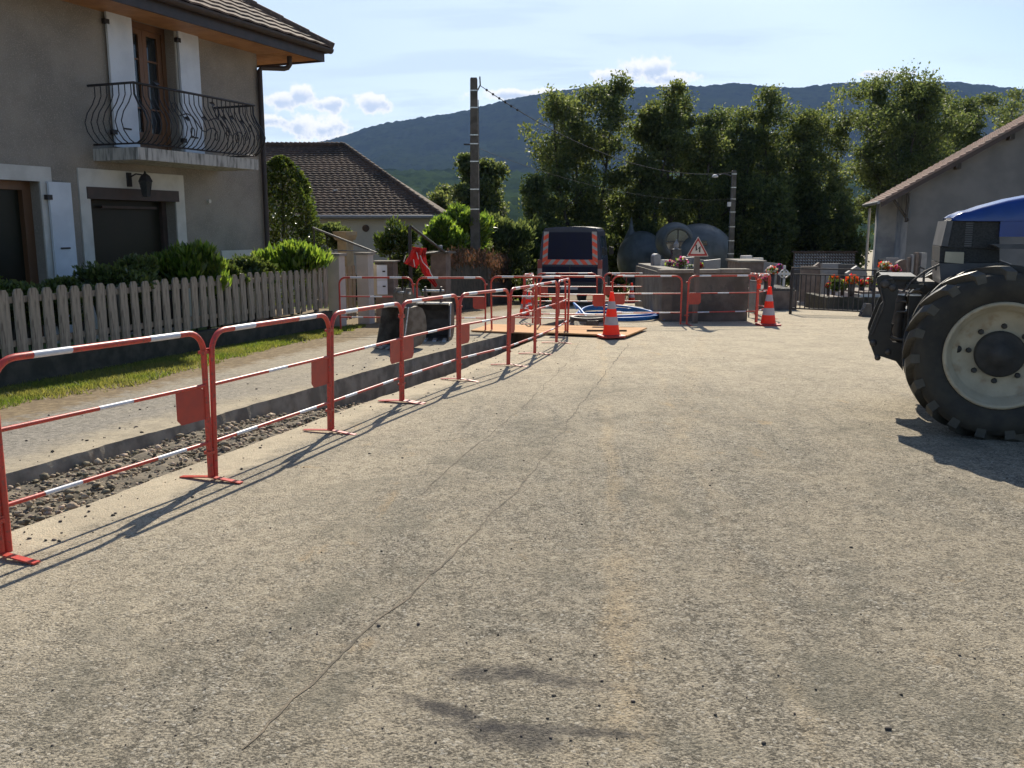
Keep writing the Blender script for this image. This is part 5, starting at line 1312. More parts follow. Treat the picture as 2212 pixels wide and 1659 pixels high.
def tri(k, d0, d1, m, name, par):
    cz = zc_ + ht * .37; pts = []
    base = [(-hw, zc_), (hw, zc_), (0, zc_ + ht)]
    for i in range(3):
        A, B, C_ = [Vector((q[0] * k, cz + (q[1] - cz) * k, 0)) for q in (base[i - 1], base[i], base[(i + 1) % 3])]
        u1 = (A - B).normalized() * .022; u2 = (C_ - B).normalized() * .022; pts += [(B + u1), (B + (u1 + u2) * .28), (B + u2)]
    return MB().prism([(q.x, q.y) for q in pts], lambda a, b, d: (a, d, b), d0, d1).build(name, M[m], par)


pn = tri(1.06, -.025, -.02, 'signwhite', 'panel', t); tri(.97, -.028, -.0255, 'signred', 'border', pn); tri(.70, -.031, -.0285, 'signwhite', 'face', pn)
mb = MB(); z0 = zc_ + .08
for q in ([(-.052, .15), (-.026, .15), (-.018, .05), (-.044, .02)], [(-.044, .02), (-.018, .05), (.052, .125), (.026, .075)], [(.026, .085), (.052, .12), (.052, -.005), (.026, -.005)]):
    mb.prism([(a, z0 + b) for a, b in q], lambda a, b, d: (a, d, b), -.034, -.0315)
mb.build('symbol', M['signblack'], pn)


def flower(name, lab, u, v, y, r_in, mt, pot=True, zbase=None, seed=0, green='leaf_laurel', n=160, grp='flower pots and plants in the cemetery'):
    r = r_in * .72
    c = at(u, v, y); zb = G(y) if zbase is None else zbase; zb = min(zb, c.z - r * .6); t = thing(name, lab, 'flowers', (c.x, y, zb), 0, grp); rng = np.random.default_rng(seed + 100)
    hh_ = c.z - zb
    if pot: MB().lathe([(0, 0), (r * .42, 0), (r * .6, max(.05, hh_ - r * .5)), (r * .5, max(.05, hh_ - r * .5)), (0, max(.04, hh_ - r * .6))], (0, 0, 0), 'z', 14).build('pot', M['pot'], t)
    P, D = blob_pts(rng, n, (0, 0, hh_), (r, r, r * .7), .3); D[:, 2] += .5; leaves('leaves', P, .09, M[green], t, seed, .4, D, 1.)
    P, D = blob_pts(rng, int(n * .6), (0, 0, hh_ + r * .12), (r * 1.02, r, r * .75), .8)
    for k, m_ in enumerate(mt if isinstance(mt, list) else [mt]):
        leaves('petals', P[k::len(mt) if isinstance(mt, list) else 1], .075, M[m_], t, seed + 3 + k, .9, None)
    return t


def stone(lab, u, vt, y, w, th, m='granite', kind='slab', rz=.0, h=None, cat='headstone', slope=0.):
    c = at(u, vt, y); hh_ = c.z - G(y); t = thing('headstone', lab, cat, (c.x, y, G(y)), rz, 'headstones in the cemetery')
    if kind == 'round':
        pl = [(-w, 0), (w, 0), (w, hh_ - w * .8)] + [(w * math.cos(q), hh_ - w * .8 + w * .8 * math.sin(q)) for q in [k * math.pi / 8 for k in range(1, 8)]] + [(-w, hh_ - w * .8)]
    elif kind == 'peak': pl = [(-w, 0), (w, 0), (w, hh_ * .82), (0, hh_), (-w, hh_ * .82)]
    else: pl = [(-w, 0), (w, 0), (w, hh_ - slope), (-w, hh_)]
    MB().prism(pl, lambda a, b, d: (a, d, b), -th, th).build('stone', M[m], t)
    MB().box((-w * 1.25, -th * 2.2, -.1), (w * 1.25, th * 2.0, .12)).build('plinth', M['granite' if m != 'granite' else 'stonebrown'], t)
    return t


stone('tall grey round-topped headstone behind the left wall cap', 1417, 548, 22.5, .09, .10, 'granite', 'round', 0.3)
stone('slim white headstone standing behind the left wall cap', 1438, 561, 22.0, .11, .05, 'whitestone', 'slab', .3)
stone('small grey headstone beside the slim white one', 1450, 563, 24, .22, .06, 'granite', 'slab', .1, slope=.03)
stone('grey headstone left of the triangular sign', 1486, 557, 24.5, .26, .07, 'granite', 'slab', .2, slope=-.03)
stone('grey headstone under the triangular sign', 1513, 560, 24.5, .22, .07, 'granite', 'slab', 0.1, slope=.02)
stone('grey headstone right of the triangular sign', 1538, 563, 24.2, .22, .07, 'granite', 'slab', 0.0, slope=-.05)
stone('white topped headstone at the foot of the lamp pole', 1612, 552, 29, .17, .08, 'whitestone', 'slab', 0.2)
stone('small white headstone right of the lamp pole', 1637, 557, 31, .17, .08, 'whitestone', 'slab', 0.2)
stone('grey green headstone behind the angled barriers', 1668, 566, 28, .28, .1, 'granite', 'slab', 0., slope=.05)
t = thing('grave_monument', 'dark square grave pillar topped with a small stone lantern', 'monument', (at(1461, 530, 23).x, 23, G(23)), .1); hh_ = at(1461, 538, 23).z - G(23)
MB().box((-.115, -.1, -.1), (.115, .1, hh_)).build('pillar', M['granitedark'], t); MB().lathe([(.09, 0), (.05, .02), (.075, .07), (.075, .13), (.03, .19), (.012, .24), (0, .25)], (0, 0, hh_), 'z', 8, 0, False).build('lantern', M['granite'], t)
c = at(1618, 562, 26.5); t = thing('tomb', 'long brown stone tomb block with flat slab behind the barriers', 'tomb', (c.x, 26.5, G(26.5))); hh_ = c.z - G(26.5)
MB().box((-.33, -.3, -.1), (.36, 1.2, hh_ - .05)).build('block', M['stonebrown'], t); MB().box((-.40, -.36, hh_ - .05), (.43, 1.26, hh_)).build('slab', M['concap'], t)
c = at(1695, 573, 25); t = thing('white_cross', 'small white ornate cross among the flowers', 'cross', (c.x, 25, G(25))); hh_ = c.z - G(25)
mb = MB().box((-.03, -.02, 0), (.03, .02, hh_)).box((-.17, -.021, hh_ - .27), (.17, .021, hh_ - .21)); mb.lathe([(.10, -.02), (.13, -.02), (.13, .02), (.10, .02), (.10, -.02)], (0, 0, hh_ - .24), 'y', 20); mb.build('cross', M['whitestone'], t)
for k, (u, v, y, w, hh_, m, lab) in enumerate(((1675, 606, 24.0, .5, .3, 'stonebrown', 'low grave kerb with white slab by the right cone'), (1905, 615, 24.5, .8, .25, 'whitestone', 'pale grave slab right of the flower pots'))):
    c = at(u, v, y); t = thing('grave', lab, 'grave', (c.x, y, G(y)), .12 * k, 'graves'); hz2 = max(.2, c.z - G(y)) * .75
    MB().box((-w, -.35, -.1), (w, 1.4, hz2 - .06)).build('kerb', M[m], t); MB().box((-w + .06, -.33, hz2 - .06), (w - .06, 1.3, hz2)).build('slab', M['granitedark' if k % 3 == 0 else 'stonebrown'], t)
for k, (u, vt, y, w, m, kind, lab) in enumerate(((1748, 575, 27.5, .25, 'stonebrown', 'slab', 'brown headstone at the left part of the metal gate'), (1768, 567, 29, .32, 'stonebrown', 'peak', 'peaked brown headstone behind the metal gate'),
                                               (1795, 569, 28, .3, 'granite', 'slab', 'grey headstone behind the middle of the metal gate'), (1824, 571, 28, .35, 'granitedark', 'slab', 'dark headstone with bright top edge right of gate middle'),
                                               (1850, 574, 27.5, .32, 'granite', 'peak', 'grey peaked headstone behind the orange flowers'), (1910, 560, 27, .16, 'granitedark', 'slab', 'dark narrow headstone by the pale gable wall'),
                                               (1927, 557, 26.5, .18, 'granite', 'slab', 'grey headstone with white top by the pale gable wall'), (1950, 561, 26, .2, 'stonebrown', 'round', 'pinkish rounded headstone left of the tall grey stones'))):
    stone(lab, u, vt, y, w, .08, m, kind, .1 * (k % 3) - .1)
t = thing('tall_monument', 'group of tall thin grey stone uprights in front of the gable wall', 'monument', (at(1972, 600, 25.5).x, 25.5, G(25.5)), -.1)
for k, (dx, vt) in enumerate(((-.13, 556), (-.05, 550), (.05, 545), (.17, 546))): MB().box((dx - .03, -.05 * k, 0), (dx + .03 + (.09 if k == 3 else 0), .15, at(1972, vt, 25.5).z - G(25.5))).build('upright', M['granite' if k % 2 else 'stonebrown'], t)
# kerb tomb with pots in front of the gate
c = at(1835, 641, 24.2); t = thing('grave', 'long dark grave kerb carrying the orange flower pots', 'grave', (c.x, 24.2, G(24.2)), -.03, 'graves'); hh_ = max(.25, c.z - G(24.2)); GZ = G(24.2) + hh_
MB().box((-.72, -.3, -.1), (1.5, .0, hh_)).box((-.72, 0.001, -.1), (-.50, 1.6, hh_ - .01)).build('kerb', M['footwall'], t); MB().box((-.49, .01, -.05), (1.49, 1.6, hh_ - .06)).build('slab', M['stonebrown'], t)
FL = [(1667, 585, 24.3, .20, ['fl_or', 'fl_wh'], 'orange and white flowers in a pot by the white cross'), (1683, 578, 26, .15, ['fl_pu', 'fl_pk'], 'purple flowers just left of the white cross'), (1655, 603, 23.5, .14, ['fl_pk'], 'pink flowers low behind the right cone'),
      (1802, 603, 24.8, .17, ['fl_or'], 'orange flowers above the grey green plant'), (1790, 618, 24.5, .12, ['fl_rd', 'fl_or'], 'red orange flowers at the left end of the kerb'), (1821, 611, 24.6, .16, ['fl_rd', 'fl_pk'], 'red flowers left of the large yellow green pot'),
      (1840, 606, 24.3, .24, ['fl_or', 'fl_or'], 'large round pot of orange and yellow green flowers on the kerb'), (1862, 612, 24.8, .17, ['fl_rd', 'fl_or'], 'red orange flowers right of the large pot'), (1884, 606, 24.6, .2, ['fl_or', 'fl_wh'], 'yellow orange flowers at the right end of the kerb'),
      (1447, 570, 21.5, .13, ['fl_wh', 'fl_pk'], 'white and pink flowers on the wall left of the dark monument'), (1472, 566, 21.5, .19, ['fl_pk', 'fl_wh'], 'red pink flowers on the wall right of the dark monument'), (1512, 574, 21.5, .09, ['fl_rd'], 'small red flowers right of the sign post'),
      (1492, 578, 21, .1, ['fl_wh'], 'dry pale flowers left of the sign post'), (1912, 575, 25.2, .22, ['fl_or', 'fl_wh'], 'white and orange flowers above the tractor linkage'), (1935, 582, 25, .16, ['fl_or', 'fl_pk'], 'salmon flowers right of the white orange ones')]
for k, (u, v, y, r, mt, lab) in enumerate(FL): flower('flower_pot', lab, u, v, y, r, mt, True, GZ if 1785 < u < 1890 else None, k)
bush('grave_plant', 'grey green lavender like plant on the kerb behind the gate', 'plant', (at(1806, 623, 24.3).x, 24.3, at(1806, 623, 24.3).z), (.26, .2, .26), 1500, .07, M['leaf_cone'], 300, .3, stem=False, sub=6)
# metal gates
def bar_gate(lab, a, b, ztop, zbot, nb, m, post=.035, second=True, name='metal_gate'):
    A, B = Vector((a[0], a[1], 0)), Vector((b[0], b[1], 0)); t = thing(name, lab, 'gate', (A.x, A.y, G(A.y)), math.atan2(B.y - A.y, B.x - A.x)); Ln = (B - A).length; z0, z1 = zbot, ztop
    mb = MB().box((0, -.016, z1 - .035), (Ln, .016, z1)).box((0, -.016, z0), (Ln, .016, z0 + .035))
    if second: mb.box((0, -.012, z1 - .17), (Ln, .012, z1 - .145))
    mb.build('frame', M[m], t); top_ = z1 - (.15 if second else .02)
    for k in range(1, nb): MB().box((Ln * k / nb - .011, -.011, z0 + .02), (Ln * k / nb + .011, .011, top_)).build('bar', M[m], t)
    for x in (0, Ln): MB().box((x - post, -post, -.1), (x + post, post, z1 + .01)).build('post', M[m], t)
    return t


a, b = wb(1707, 21.6), wb(1884, 20.6); bar_gate('dark barred metal gate casting a striped shadow in front of the graves', a, b, at(1707, 578, 21.6).z - G(21.6), .13, 17, 'iron', .03)
a, b = wb(1617, 20.2), wb(1634, 19.9); bar_gate('narrow pale barred gate leaf at the right end of the cemetery wall', a, b, .85, .12, 6, 'granite', .012, False)
tag(MB().prism([(-.12, 0), (.14, 0), (.10, .30), (-.02, .30)], lambda p_, q_, d: (wb(1872, 20.4)[0] + p_, 20.4 + d, G(20.4) + q_), 0, .2).build('gate_stop', M['granitedark']), 'small dark green block at the foot of the right gate post', 'gate stop')
# lattice wall
a, b = at(1716, 546, 38), at(1846, 546, 38); t = thing('lattice_wall', 'patterned lattice block wall below the dark trees', 'wall', (a.x, 38, G(38))); hh_ = a.z - G(38); ww = b.x - a.x; z0 = hh_ - .72
mb = MB(); mb2 = MB(); nx_, nz_ = 22, 6
for i in range(nx_ + 1): mb.box((ww * i / nx_ - .018, -.05, z0), (ww * i / nx_ + .018, .05, hh_))
for j in range(nz_ + 1): mb.box((-.02, -.052, z0 + (hh_ - z0) * j / nz_ - .018), (ww + .02, .052, z0 + (hh_ - z0) * j / nz_ + .018))
for i in range(nx_):
    for j in range(nz_):
        cx_, cz2 = ww * (i + .5) / nx_, z0 + (hh_ - z0) * (j + .5) / nz_; e_ = .045; mb2.add([(cx_ - e_, -.10, cz2 - e_), (cx_ + e_, -.10, cz2 - e_), (cx_ + e_ * .3, .08, cz2 + e_), (cx_ - e_ * .3, .08, cz2 + e_)], [(0, 1, 2, 3)])  # tilted white quads added to stand for sunlit dots in the lattice
mb.build('lattice', M['stonebrown'], t); mb2.build('sunlit_dots', M['whitestone'], t); MB().box((-.1, -.1, -.2), (ww + .1, .1, z0 - .019)).build('base', M['stonebrown'], t); MB().box((-.1, -.12, hh_ + .019), (ww + .1, .12, hh_ + .07)).build('coping', M['tile2'], t)


# bubble shaped buildings in the trees
def ell(c, r, nu=40, nv=24, squash=1.):
    vs = []; fs = []
    for j in range(nv + 1):
        ph = math.pi * j / nv
        for i in range(nu):
            th_ = 2 * math.pi * i / nu; vs.append((c[0] + r[0] * math.sin(ph) * math.cos(th_), c[1] + r[1] * math.sin(ph) * math.sin(th_), c[2] + r[2] * math.cos(ph)))
    for j in range(nv):
        for i in range(nu): fs.append((j * nu + i, (j + 1) * nu + i, (j + 1) * nu + (i + 1) % nu, j * nu + (i + 1) % nu))
    return MB().add(vs, fs, 0, True)


c = at(1508, 548, 38.5); t = thing('bubble_building', 'grey egg shaped building with a big round window under the trees', 'building', (c.x, 38.5, G(38.5))); zc2 = c.z - G(38.5)
ell((0, 0, zc2), (1.47, 1.6, 1.28)).build('shell', M['bubble'], t); MB().lathe([(.5, -.2), (.75, 0), (1.0, .4)], (0, 0, 0), 'z', 20).build('base', M['bubble'], t)
wc = at(1464, 522, 37.4); cx_, cz_ = wc.x - c.x, wc.z - G(38.5)
w = MB().lathe([(.48, 0), (.51, -.10), (.58, -.12), (.67, -.02), (.79, .45), (.81, .8)], (cx_, -1.12, cz_), 'y', 36).build('window_collar', M['bubble'], t)
g = MB().lathe([(0, -.03), (.51, -.02)], (cx_, -1.10, cz_), 'y', 36).build('round_window', M['glass'], w)
g = MB().box((cx_ - .015, -1.17, cz_ - .48), (cx_ + .015, -1.135, cz_ + .48)).box((cx_ - .48, -1.169, cz_ - .015), (cx_ + .48, -1.136, cz_ + .015)).build('window_bars', M['iron'], w)
for k, (u0, u1) in enumerate(((1512, 1526), (1529, 1551))):
    a, b = at(u0, 520, 37.1), at(u1, 530, 37.1); MB().box((a.x - c.x, -1.54 + .3 * k, b.z - G(38.5)), (b.x - c.x, -.9, a.z - G(38.5))).build('slot_window', M['glass'], t)
c = at(1385, 560, 41.6); t = thing('bubble_building', 'second pale bubble building with pointed fin left of the round window one', 'building', (c.x, 41.6, G(41.6))); zc2 = c.z - G(41.6)
mb = ell((0, 0, zc2), (1.12, 1.2, 1.3)); mb.build('shell', M['bubble'], t)
MB().lathe([(.55, 0), (.30, .45), (.11, .9), (.03, 1.4), (0, 1.45)], (-.5, 0, zc2 + .5), 'z', 20).build('fin', M['bubble'], t)
mb = ell((1.15, 0, zc2 + .47), (.47, .7, .24)); mb.build('side_lobe', M['bubble'], t)
ell((.98, .3, zc2 + 1.06), (.28, .35, .33), 20, 12).build('top_dome', M['bubble'], t)

# ------------------------------------------------------------------ gable building on the right
t = thing('chapel', 'grey rendered gable building with pinkish tiled roof on the right', 'building', (13.76, 34, G(34)), -R(15.5)); O_ = Vector(t.location)
XL_, XR_, XA, YG = 14.86, 26.2, 20.5, 34.0; zl = lambda x: 2.46 + .60 * (x - 13.76)
zwl = zl(XL_) - .14; zap = zl(XA) - .14
def pt(x, y, z): return tuple(Vector((x, y, z)) - O_)
ax, ar, az_ = 20.6, 1.35, 2.2; arcp = [(ax - ar * math.cos(q), az_ + ar * 1.05 * math.sin(q)) for q in [k * math.pi / 20 for k in range(21)]]
mb = MB(); gp_l = [(XL_, G(34) - .3), (ax - ar, G(34) - .3)] + arcp[:11] + [(XA, zap), (XL_, zwl)]; gp_r = [(ax + ar, G(34) - .3), (XR_, G(34) - .3), (XR_, zwl), (XA, zap)] + arcp[10:]
for pl in (gp_l, gp_r): mb.add([pt(x, YG, z) for x, z in pl], [tuple(range(len(pl)))])
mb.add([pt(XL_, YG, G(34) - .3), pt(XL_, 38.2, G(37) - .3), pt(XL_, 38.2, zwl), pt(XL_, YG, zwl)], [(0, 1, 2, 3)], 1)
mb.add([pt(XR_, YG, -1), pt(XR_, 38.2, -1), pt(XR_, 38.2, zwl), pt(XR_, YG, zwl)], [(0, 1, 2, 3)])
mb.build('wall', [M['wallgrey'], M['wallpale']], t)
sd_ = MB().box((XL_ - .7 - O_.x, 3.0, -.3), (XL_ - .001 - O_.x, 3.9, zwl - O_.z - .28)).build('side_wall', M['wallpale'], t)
MB().lathe([(ar + .14, -.05), (ar, -.05), (ar - .02, .2), (ar - .1, .2), (ar - .1, .15), (ar - .07, -.0)], (ax - O_.x, 0, az_ - O_.z), 'y', 48).build('arch_surround', M['stonebrown'], t)
MB().lathe([(0, .25), (ar, .25)], (ax - O_.x, 0, az_ - O_.z), 'y', 40).build('arch_window', M['glass'], t)
mb = MB()
for (cx2, cz3, r3) in ((-.62, .18, .55), (.62, .18, .55), (0, .75, .45)): mb.lathe([(r3, .1), (r3 - .07, .1), (r3 - .07, .2), (r3, .2), (r3, .1)], (ax + cx2 - O_.x, 0, az_ + cz3 - O_.z), 'y', 30)
mb.build('tracery', M['stonebrown'], t)
# roof
mb = MB(); rows = 34; y0r, y1r = 33.45, 38.6; ncol = 32
for r in range(rows):
    t0, t1 = r / rows, (r + 1) / rows; xa, xb = 13.76 + (XA - 13.76) * t0, 13.76 + (XA - 13.76) * t1; row = []
    for x, lift in ((xa, .045), (xb, 0)):
        for c2 in range(ncol + 1): row.append(pt(x, y0r + (y1r - y0r) * c2 / ncol, zl(x) + lift + (.022 if c2 % 2 else 0)))
    n = ncol + 1; mb.add(row + [(p_[0], p_[1], p_[2] - .045) for p_ in row[:n]], [(q, n + q, n + q + 1, q + 1) for q in range(ncol)] + [(2 * n + q, q, q + 1, 2 * n + q + 1) for q in range(ncol)])
    # verge face of this course
    mb.add([pt(xa, y0r, zl(xa) - .07), pt(xb, y0r, zl(xb) - .07), pt(xb, y0r, zl(xb) + .0), pt(xa, y0r, zl(xa) + .05)], [(0, 1, 2, 3)])
mb.add([pt(XA, y0r, zl(XA)), pt(27.3, y0r, 2.42), pt(27.3, y1r, 2.42), pt(XA, y1r, zl(XA))], [(0, 1, 2, 3)])
rf = mb.build('roof', M['tile3'], t)
mb = MB(); mb.prism([(13.84, zl(13.84) - .075), (XA, zl(XA) - .075), (27.2, 2.40), (27.2, 2.28), (XA, zl(XA) - .25), (13.84, zl(13.84) - .25)], lambda a_, b_, d: pt(a_, d, b_), 33.5, 33.56)
mb.add([pt(13.8, 33.5, zl(13.8) - .09), pt(XA, 33.5, zl(XA) - .09), pt(XA, 38.5, zl(XA) - .09), pt(13.8, 38.5, zl(13.8) - .09)], [(0, 1, 2, 3)]); mb.build('verge_board', M['roller'], rf)
MB().tube([pt(13.72, 33.4, 2.42), pt(13.72, 38.6, 2.42)], .06, 8).build('gutter', M['granite'], rf)
for x in (16.35, 18.0): MB().box((x - .08 - O_.x, -.5, zl(x) - .42 - O_.z), (x + .08 - O_.x, 0, zl(x) - .22 - O_.z)).build('purlin_end', M['bark'], rf)
MB().tube([pt(XL_ - .0, 33.95, 1.75), pt(14.25, 33.7, 2.55)], .05, 6).tube([pt(XL_ - .1, 33.8, 1.7), pt(XL_ - .1, 33.8, 2.75)], .045, 6).build('bracket', M['bark'], rf)
MB().tube([pt(13.95, 38.2, 2.3), pt(13.95, 38.2, G(37))], .05, 8).build('downpipe', M['pillar'], t)

# ------------------------------------------------------------------ tractor
tr = thing('tractor', 'blue tractor with muddy cream rimmed wheels and black front linkage', 'tractor', (at(2176, 770, 7.0).x, 7.02, G(6.9)), -R(20)); TO = Vector(tr.location)
TF = -R(20)


def tat(u, v, y):
    r = ray(u, v); n_ = Vector((-math.sin(TF), math.cos(TF), 0)); t_ = ((TO - Vector((0, 0, HC))).dot(n_) + (y - TO.y)) / r.dot(n_)
    p = r * t_ + Vector((0, 0, HC)) - TO; c, s_ = math.cos(-TF), math.sin(-TF)
    return Vector((p.x * c - p.y * s_, p.x * s_ + p.y * c, p.z)) + TO

qz = lambda zx, zy, y=7.5: tat((zx / 5.027 + 2120) / 1.1573, (zy / 5.027 + 640) / 1.1573, y)
hz6 = lambda zx, zy, y=7.5: tat((zx / 6.381 + 2300) / 1.1573, (zy / 6.381 + 460) / 1.1573, y)


def tyre_mesh(R_, rr_, hw_, nl):
    mb = MB(); k = R_ / .69
    mb.lathe([(rr_, -hw_ * .80), (rr_ + .03 * k, -hw_ * .90), (rr_ + .09 * k, -hw_), (R_ - .13 * k, -hw_ * 1.03), (R_ - .055 * k, -hw_ * .95), (R_ - .035 * k, -hw_ * .5), (R_ - .03 * k, 0), (R_ - .035 * k, hw_ * .5), (R_ - .055 * k, hw_ * .95), (R_ - .13 * k, hw_ * 1.03), (rr_ + .09 * k, hw_), (rr_ + .03 * k, hw_ * .9), (rr_, hw_ * .8)], (0, 0, 0), 'y', 64, 0)
    for s in (-1, 1):
        for i in range(nl):
            a0 = 2 * math.pi * (i + (.5 if s > 0 else 0)) / nl; top = []; bot = []
            for j in range(7):
                f = j / 6; h_ = s * (-.02 * k + (hw_ + .022 * k) * f); da = -.34 * f ** 1.1; wdt = (.026 + .012 * f) * k / R_
                ro = R_ + .020 * k - (.045 * k if j == 6 else .012 * k * f * f); ri = R_ - .06 * k - .035 * k * f
                for w in (-wdt, wdt):
                    a = a0 + da + w
                    top.append((ro * math.cos(a), h_, ro * math.sin(a))); bot.append((ri * math.cos(a), h_, ri * math.sin(a)))
            vs = top + bot; n = len(top); fs = []
            for j in range(6): q = 2 * j; fs += [(q, q + 1, q + 3, q + 2), (q, q + 2, n + q + 2, n + q), (q + 1, n + q + 1, n + q + 3, q + 3)]
            fs += [(0, n, n + 1, 1), (n - 2, n - 1, 2 * n - 1, 2 * n - 2)]
            mb.add(vs, fs, 1)
    return mb


def wheel(x, y, z, R_, rr_, hw_, nl, spin):
    w = bpy.data.objects.new('wheel', None); col.objects.link(w); w.parent = tr; w.location = Vector((x, y, z)) - TO; w.rotation_euler = (0, spin, 0); k = rr_ / .415
    tyre_mesh(R_, rr_, hw_, nl).build('tyre', [M['rubber'], M['rubberdust']], w)
    mb = MB().lathe([(rr_ + .012, -hw_ * .82), (rr_ + .012, -hw_ * .90), (rr_ - .008, -hw_ * .93), (rr_ - .022, -hw_ * .86), (rr_ - .03, -hw_ * .70), (rr_ - .05 * k, -hw_ * .66), (rr_ - .062 * k, -hw_ * .40), (rr_ - .075 * k, -hw_ * .36), (.26 * k, -hw_ * .20), (.19 * k, -hw_ * .24), (0, -hw_ * .24)], (0, 0, 0), 'y', 64)
    mb.lathe([(rr_, hw_ * .82), (rr_ - .03, hw_ * .7), (.2 * k, hw_ * .0), (0, 0)], (0, 0, 0), 'y', 48); mb.build('rim', M['rim'], w)
    mb = MB().lathe([(.185 * k, -hw_ * .2), (.185 * k, -hw_ * .42), (.165 * k, -hw_ * .50), (.09 * k, -hw_ * .52), (.08 * k, -hw_ * .7), (0, -hw_ * .72)], (0, 0, 0), 'y', 40)
    for i in range(8):
        a = math.pi / 4 * i + .0; mb.lathe([(0, -hw_ * .38), (.018 * k, -hw_ * .36), (.024 * k, -hw_ * .2)], (.222 * k * math.cos(a), 0, .222 * k * math.sin(a)), 'y', 8, 0, False)
    mb.build('hub', M['hub'], w)
    MB().lathe([(0, -hw_ * .295), (.03 * k, -hw_ * .295), (.034 * k, -hw_ * .20)], (-.305 * k, 0, .0), 'y', 18).build('valve_hole', M['black'], w)
    return w


ZW = tat(2166, 770, 6.80).z; XW = tat(2166, 770, 6.80).x
wheel(XW, 7.02, ZW, .685, .412, .235, 19, .08)
wheel(XW + .02, 8.62, ZW, .685, .412, .235, 19, .2)
wheel(XW + 2.75, 6.95, G(6.9) + .93, .93, .55, .29, 21, .0)
wheel(XW + 2.75, 8.75, G(6.9) + .93, .93, .55, .29, 21, .1)
# bonnet
zst = [(430, 590, 560), (445, 535, 580), (520, 480, 585), (610, 441, 588), (700, 428, 590), (900, 358, 592), (1300, 250, 594)]
st_ = []
for a_, b_, c_ in zst:
    p0, p1 = hz6(a_, b_, 7.85), hz6(a_, c_, 7.5); st_.append((p0.x, p0.z, p1.z))
x_e, z_e, _ = st_[-1]; st_ += [(x_e + .35, z_e + .07, st_[-1][2]), (x_e + .75, z_e + .12, st_[-1][2] - .0), (x_e + 1.35, z_e + .15, st_[-1][2])]
def bonnet(stl, inset, name, m, zb=None):
    vs = []; hw_ = .40
    for i, (x, zt2, zb_) in enumerate(stl):
        w = hw_ * (1 - .22 * math.exp(-i * .9)) - inset; zb2 = zb_ if zb is None else zb; dz = max(.02, zt2 - zb2)
        for yy_, zz_ in ((-w, zb2), (-w, zb2 + dz * .72), (-w * .93, zt2 - dz * .10), (-w * .75, zt2 - .012), (-w * .35, zt2), (0, zt2 + .004), (w * .35, zt2), (w * .75, zt2 - .012), (w * .93, zt2 - dz * .10), (w, zb2 + dz * .72), (w, zb2)): vs.append(tuple(Vector((x, 7.85 + yy_, zz_)) - TO))
    n = 11; fs = [(i * n + k, (i + 1) * n + k, (i + 1) * n + k + 1, i * n + k + 1) for i in range(len(stl) - 1) for k in range(n - 1)] + [tuple(range(n))]
    return MB().add(vs, fs, 0, True).build(name, M[m], tr)


bonnet(st_, 0, 'bonnet', 'tblue')
zgb = hz6(700, 1010).z; zlow = hz6(400, 1600).z
a, b = hz6(1270, 600), hz6(1270, 840)
MB().box((a.x - TO.x, 7.452 - TO.y, b.z - TO.z), (a.x + 2.3 - TO.x, 8.248 - TO.y, st_[-1][2] - TO.z - .002)).build('bonnet_side', M['tblue'], tr)
g0 = [hz6(x, z) for x, z in ((525, 592), (1265, 600), (1265, 1040), (445, 1010))]
gr = MB().prism([(p.x, p.z) for p in g0], lambda a_, b_, d: tuple(Vector((a_, 7.85 + d, b_)) - TO), -.36, .36).build('grille', M['grille'], tr)
mb = MB()
for k in range(11):
    zt2 = hz6(600, 625 + k * 36); mb.box((hz6(735, 600).x - TO.x, 7.482 - TO.y, zt2.z - .006 - TO.z), (hz6(850, 600).x - TO.x, 7.492 - TO.y, zt2.z + .006 - TO.z))
mb.build('grille_slat', M['tgrey'], gr)
fr = [hz6(x, z) for x, z in ((428, 588), (522, 588), (440, 1000), (333, 990))]
MB().prism([(p.x, p.z) for p in fr], lambda a_, b_, d: tuple(Vector((a_, 7.85 + d, b_)) - TO), -.37, .37).build('nose_panel', M['tgrey'], tr)
fr = [hz6(x, z) for x, z in ((322, 1003), (440, 1012), (1270, 1045), (1270, 1250), (400, 1262), (310, 1250))]
MB().prism([(p.x, p.z) for p in fr], lambda a_, b_, d: tuple(Vector((a_, 7.85 + d, b_)) - TO), -.345, .345).build('nose_band', M['grille'], tr)
for sgn in (-1, 1):
    fr = [hz6(x, z) for x, z in ((405, 1078), (700, 1088), (692, 1272), (385, 1248))]
    MB().prism([(p.x, p.z) for p in fr], lambda a_, b_, d: tuple(Vector((a_, 7.85 + sgn * .345 + d, b_)) - TO), -.02, .02).build('headlight', M['lens'], tr)
fr = [hz6(x, z) for x, z in ((308, 1262), (400, 1268), (1270, 1258), (1270, 1500), (1000, 1640), (330, 1600))]
MB().prism([(p.x, p.z) for p in fr], lambda a_, b_, d: tuple(Vector((a_, 7.85 + d, b_)) - TO), -.36, .36).build('front_cowl', M['tgrey'], tr)
a = hz6(1125, 960, 7.3); b = hz6(1300, 1035, 7.3)
MB().prism([(a.x, a.z), (a.x + 2.2, a.z - .0), (a.x + 2.2, b.z), (b.x, b.z), (b.x - .06, b.z + .03)], lambda a_, b_, d: tuple(Vector((a_, 7.3 + d, b_)) - TO), 0, .16).build('side_step', M['tgrey'], tr)
MB().box((XW - .35 - TO.x, 7.62 - TO.y, .30 - TO.z), (XW + 2.9 - TO.x, 8.1 - TO.y, .98 - TO.z)).build('chassis', M['black'], tr)
MB().tube([(XW - TO.x, 6.95 - TO.y, ZW - TO.z), (XW - TO.x, 8.7 - TO.y, ZW - TO.z)], .10, 14).build('front_axle', M['black'], tr)
MB().tube([(XW + 2.75 - TO.x, 6.95 - TO.y, .79 - TO.z), (XW + 2.75 - TO.x, 8.75 - TO.y, .79 - TO.z)], .14, 14).build('rear_axle', M['black'], tr)
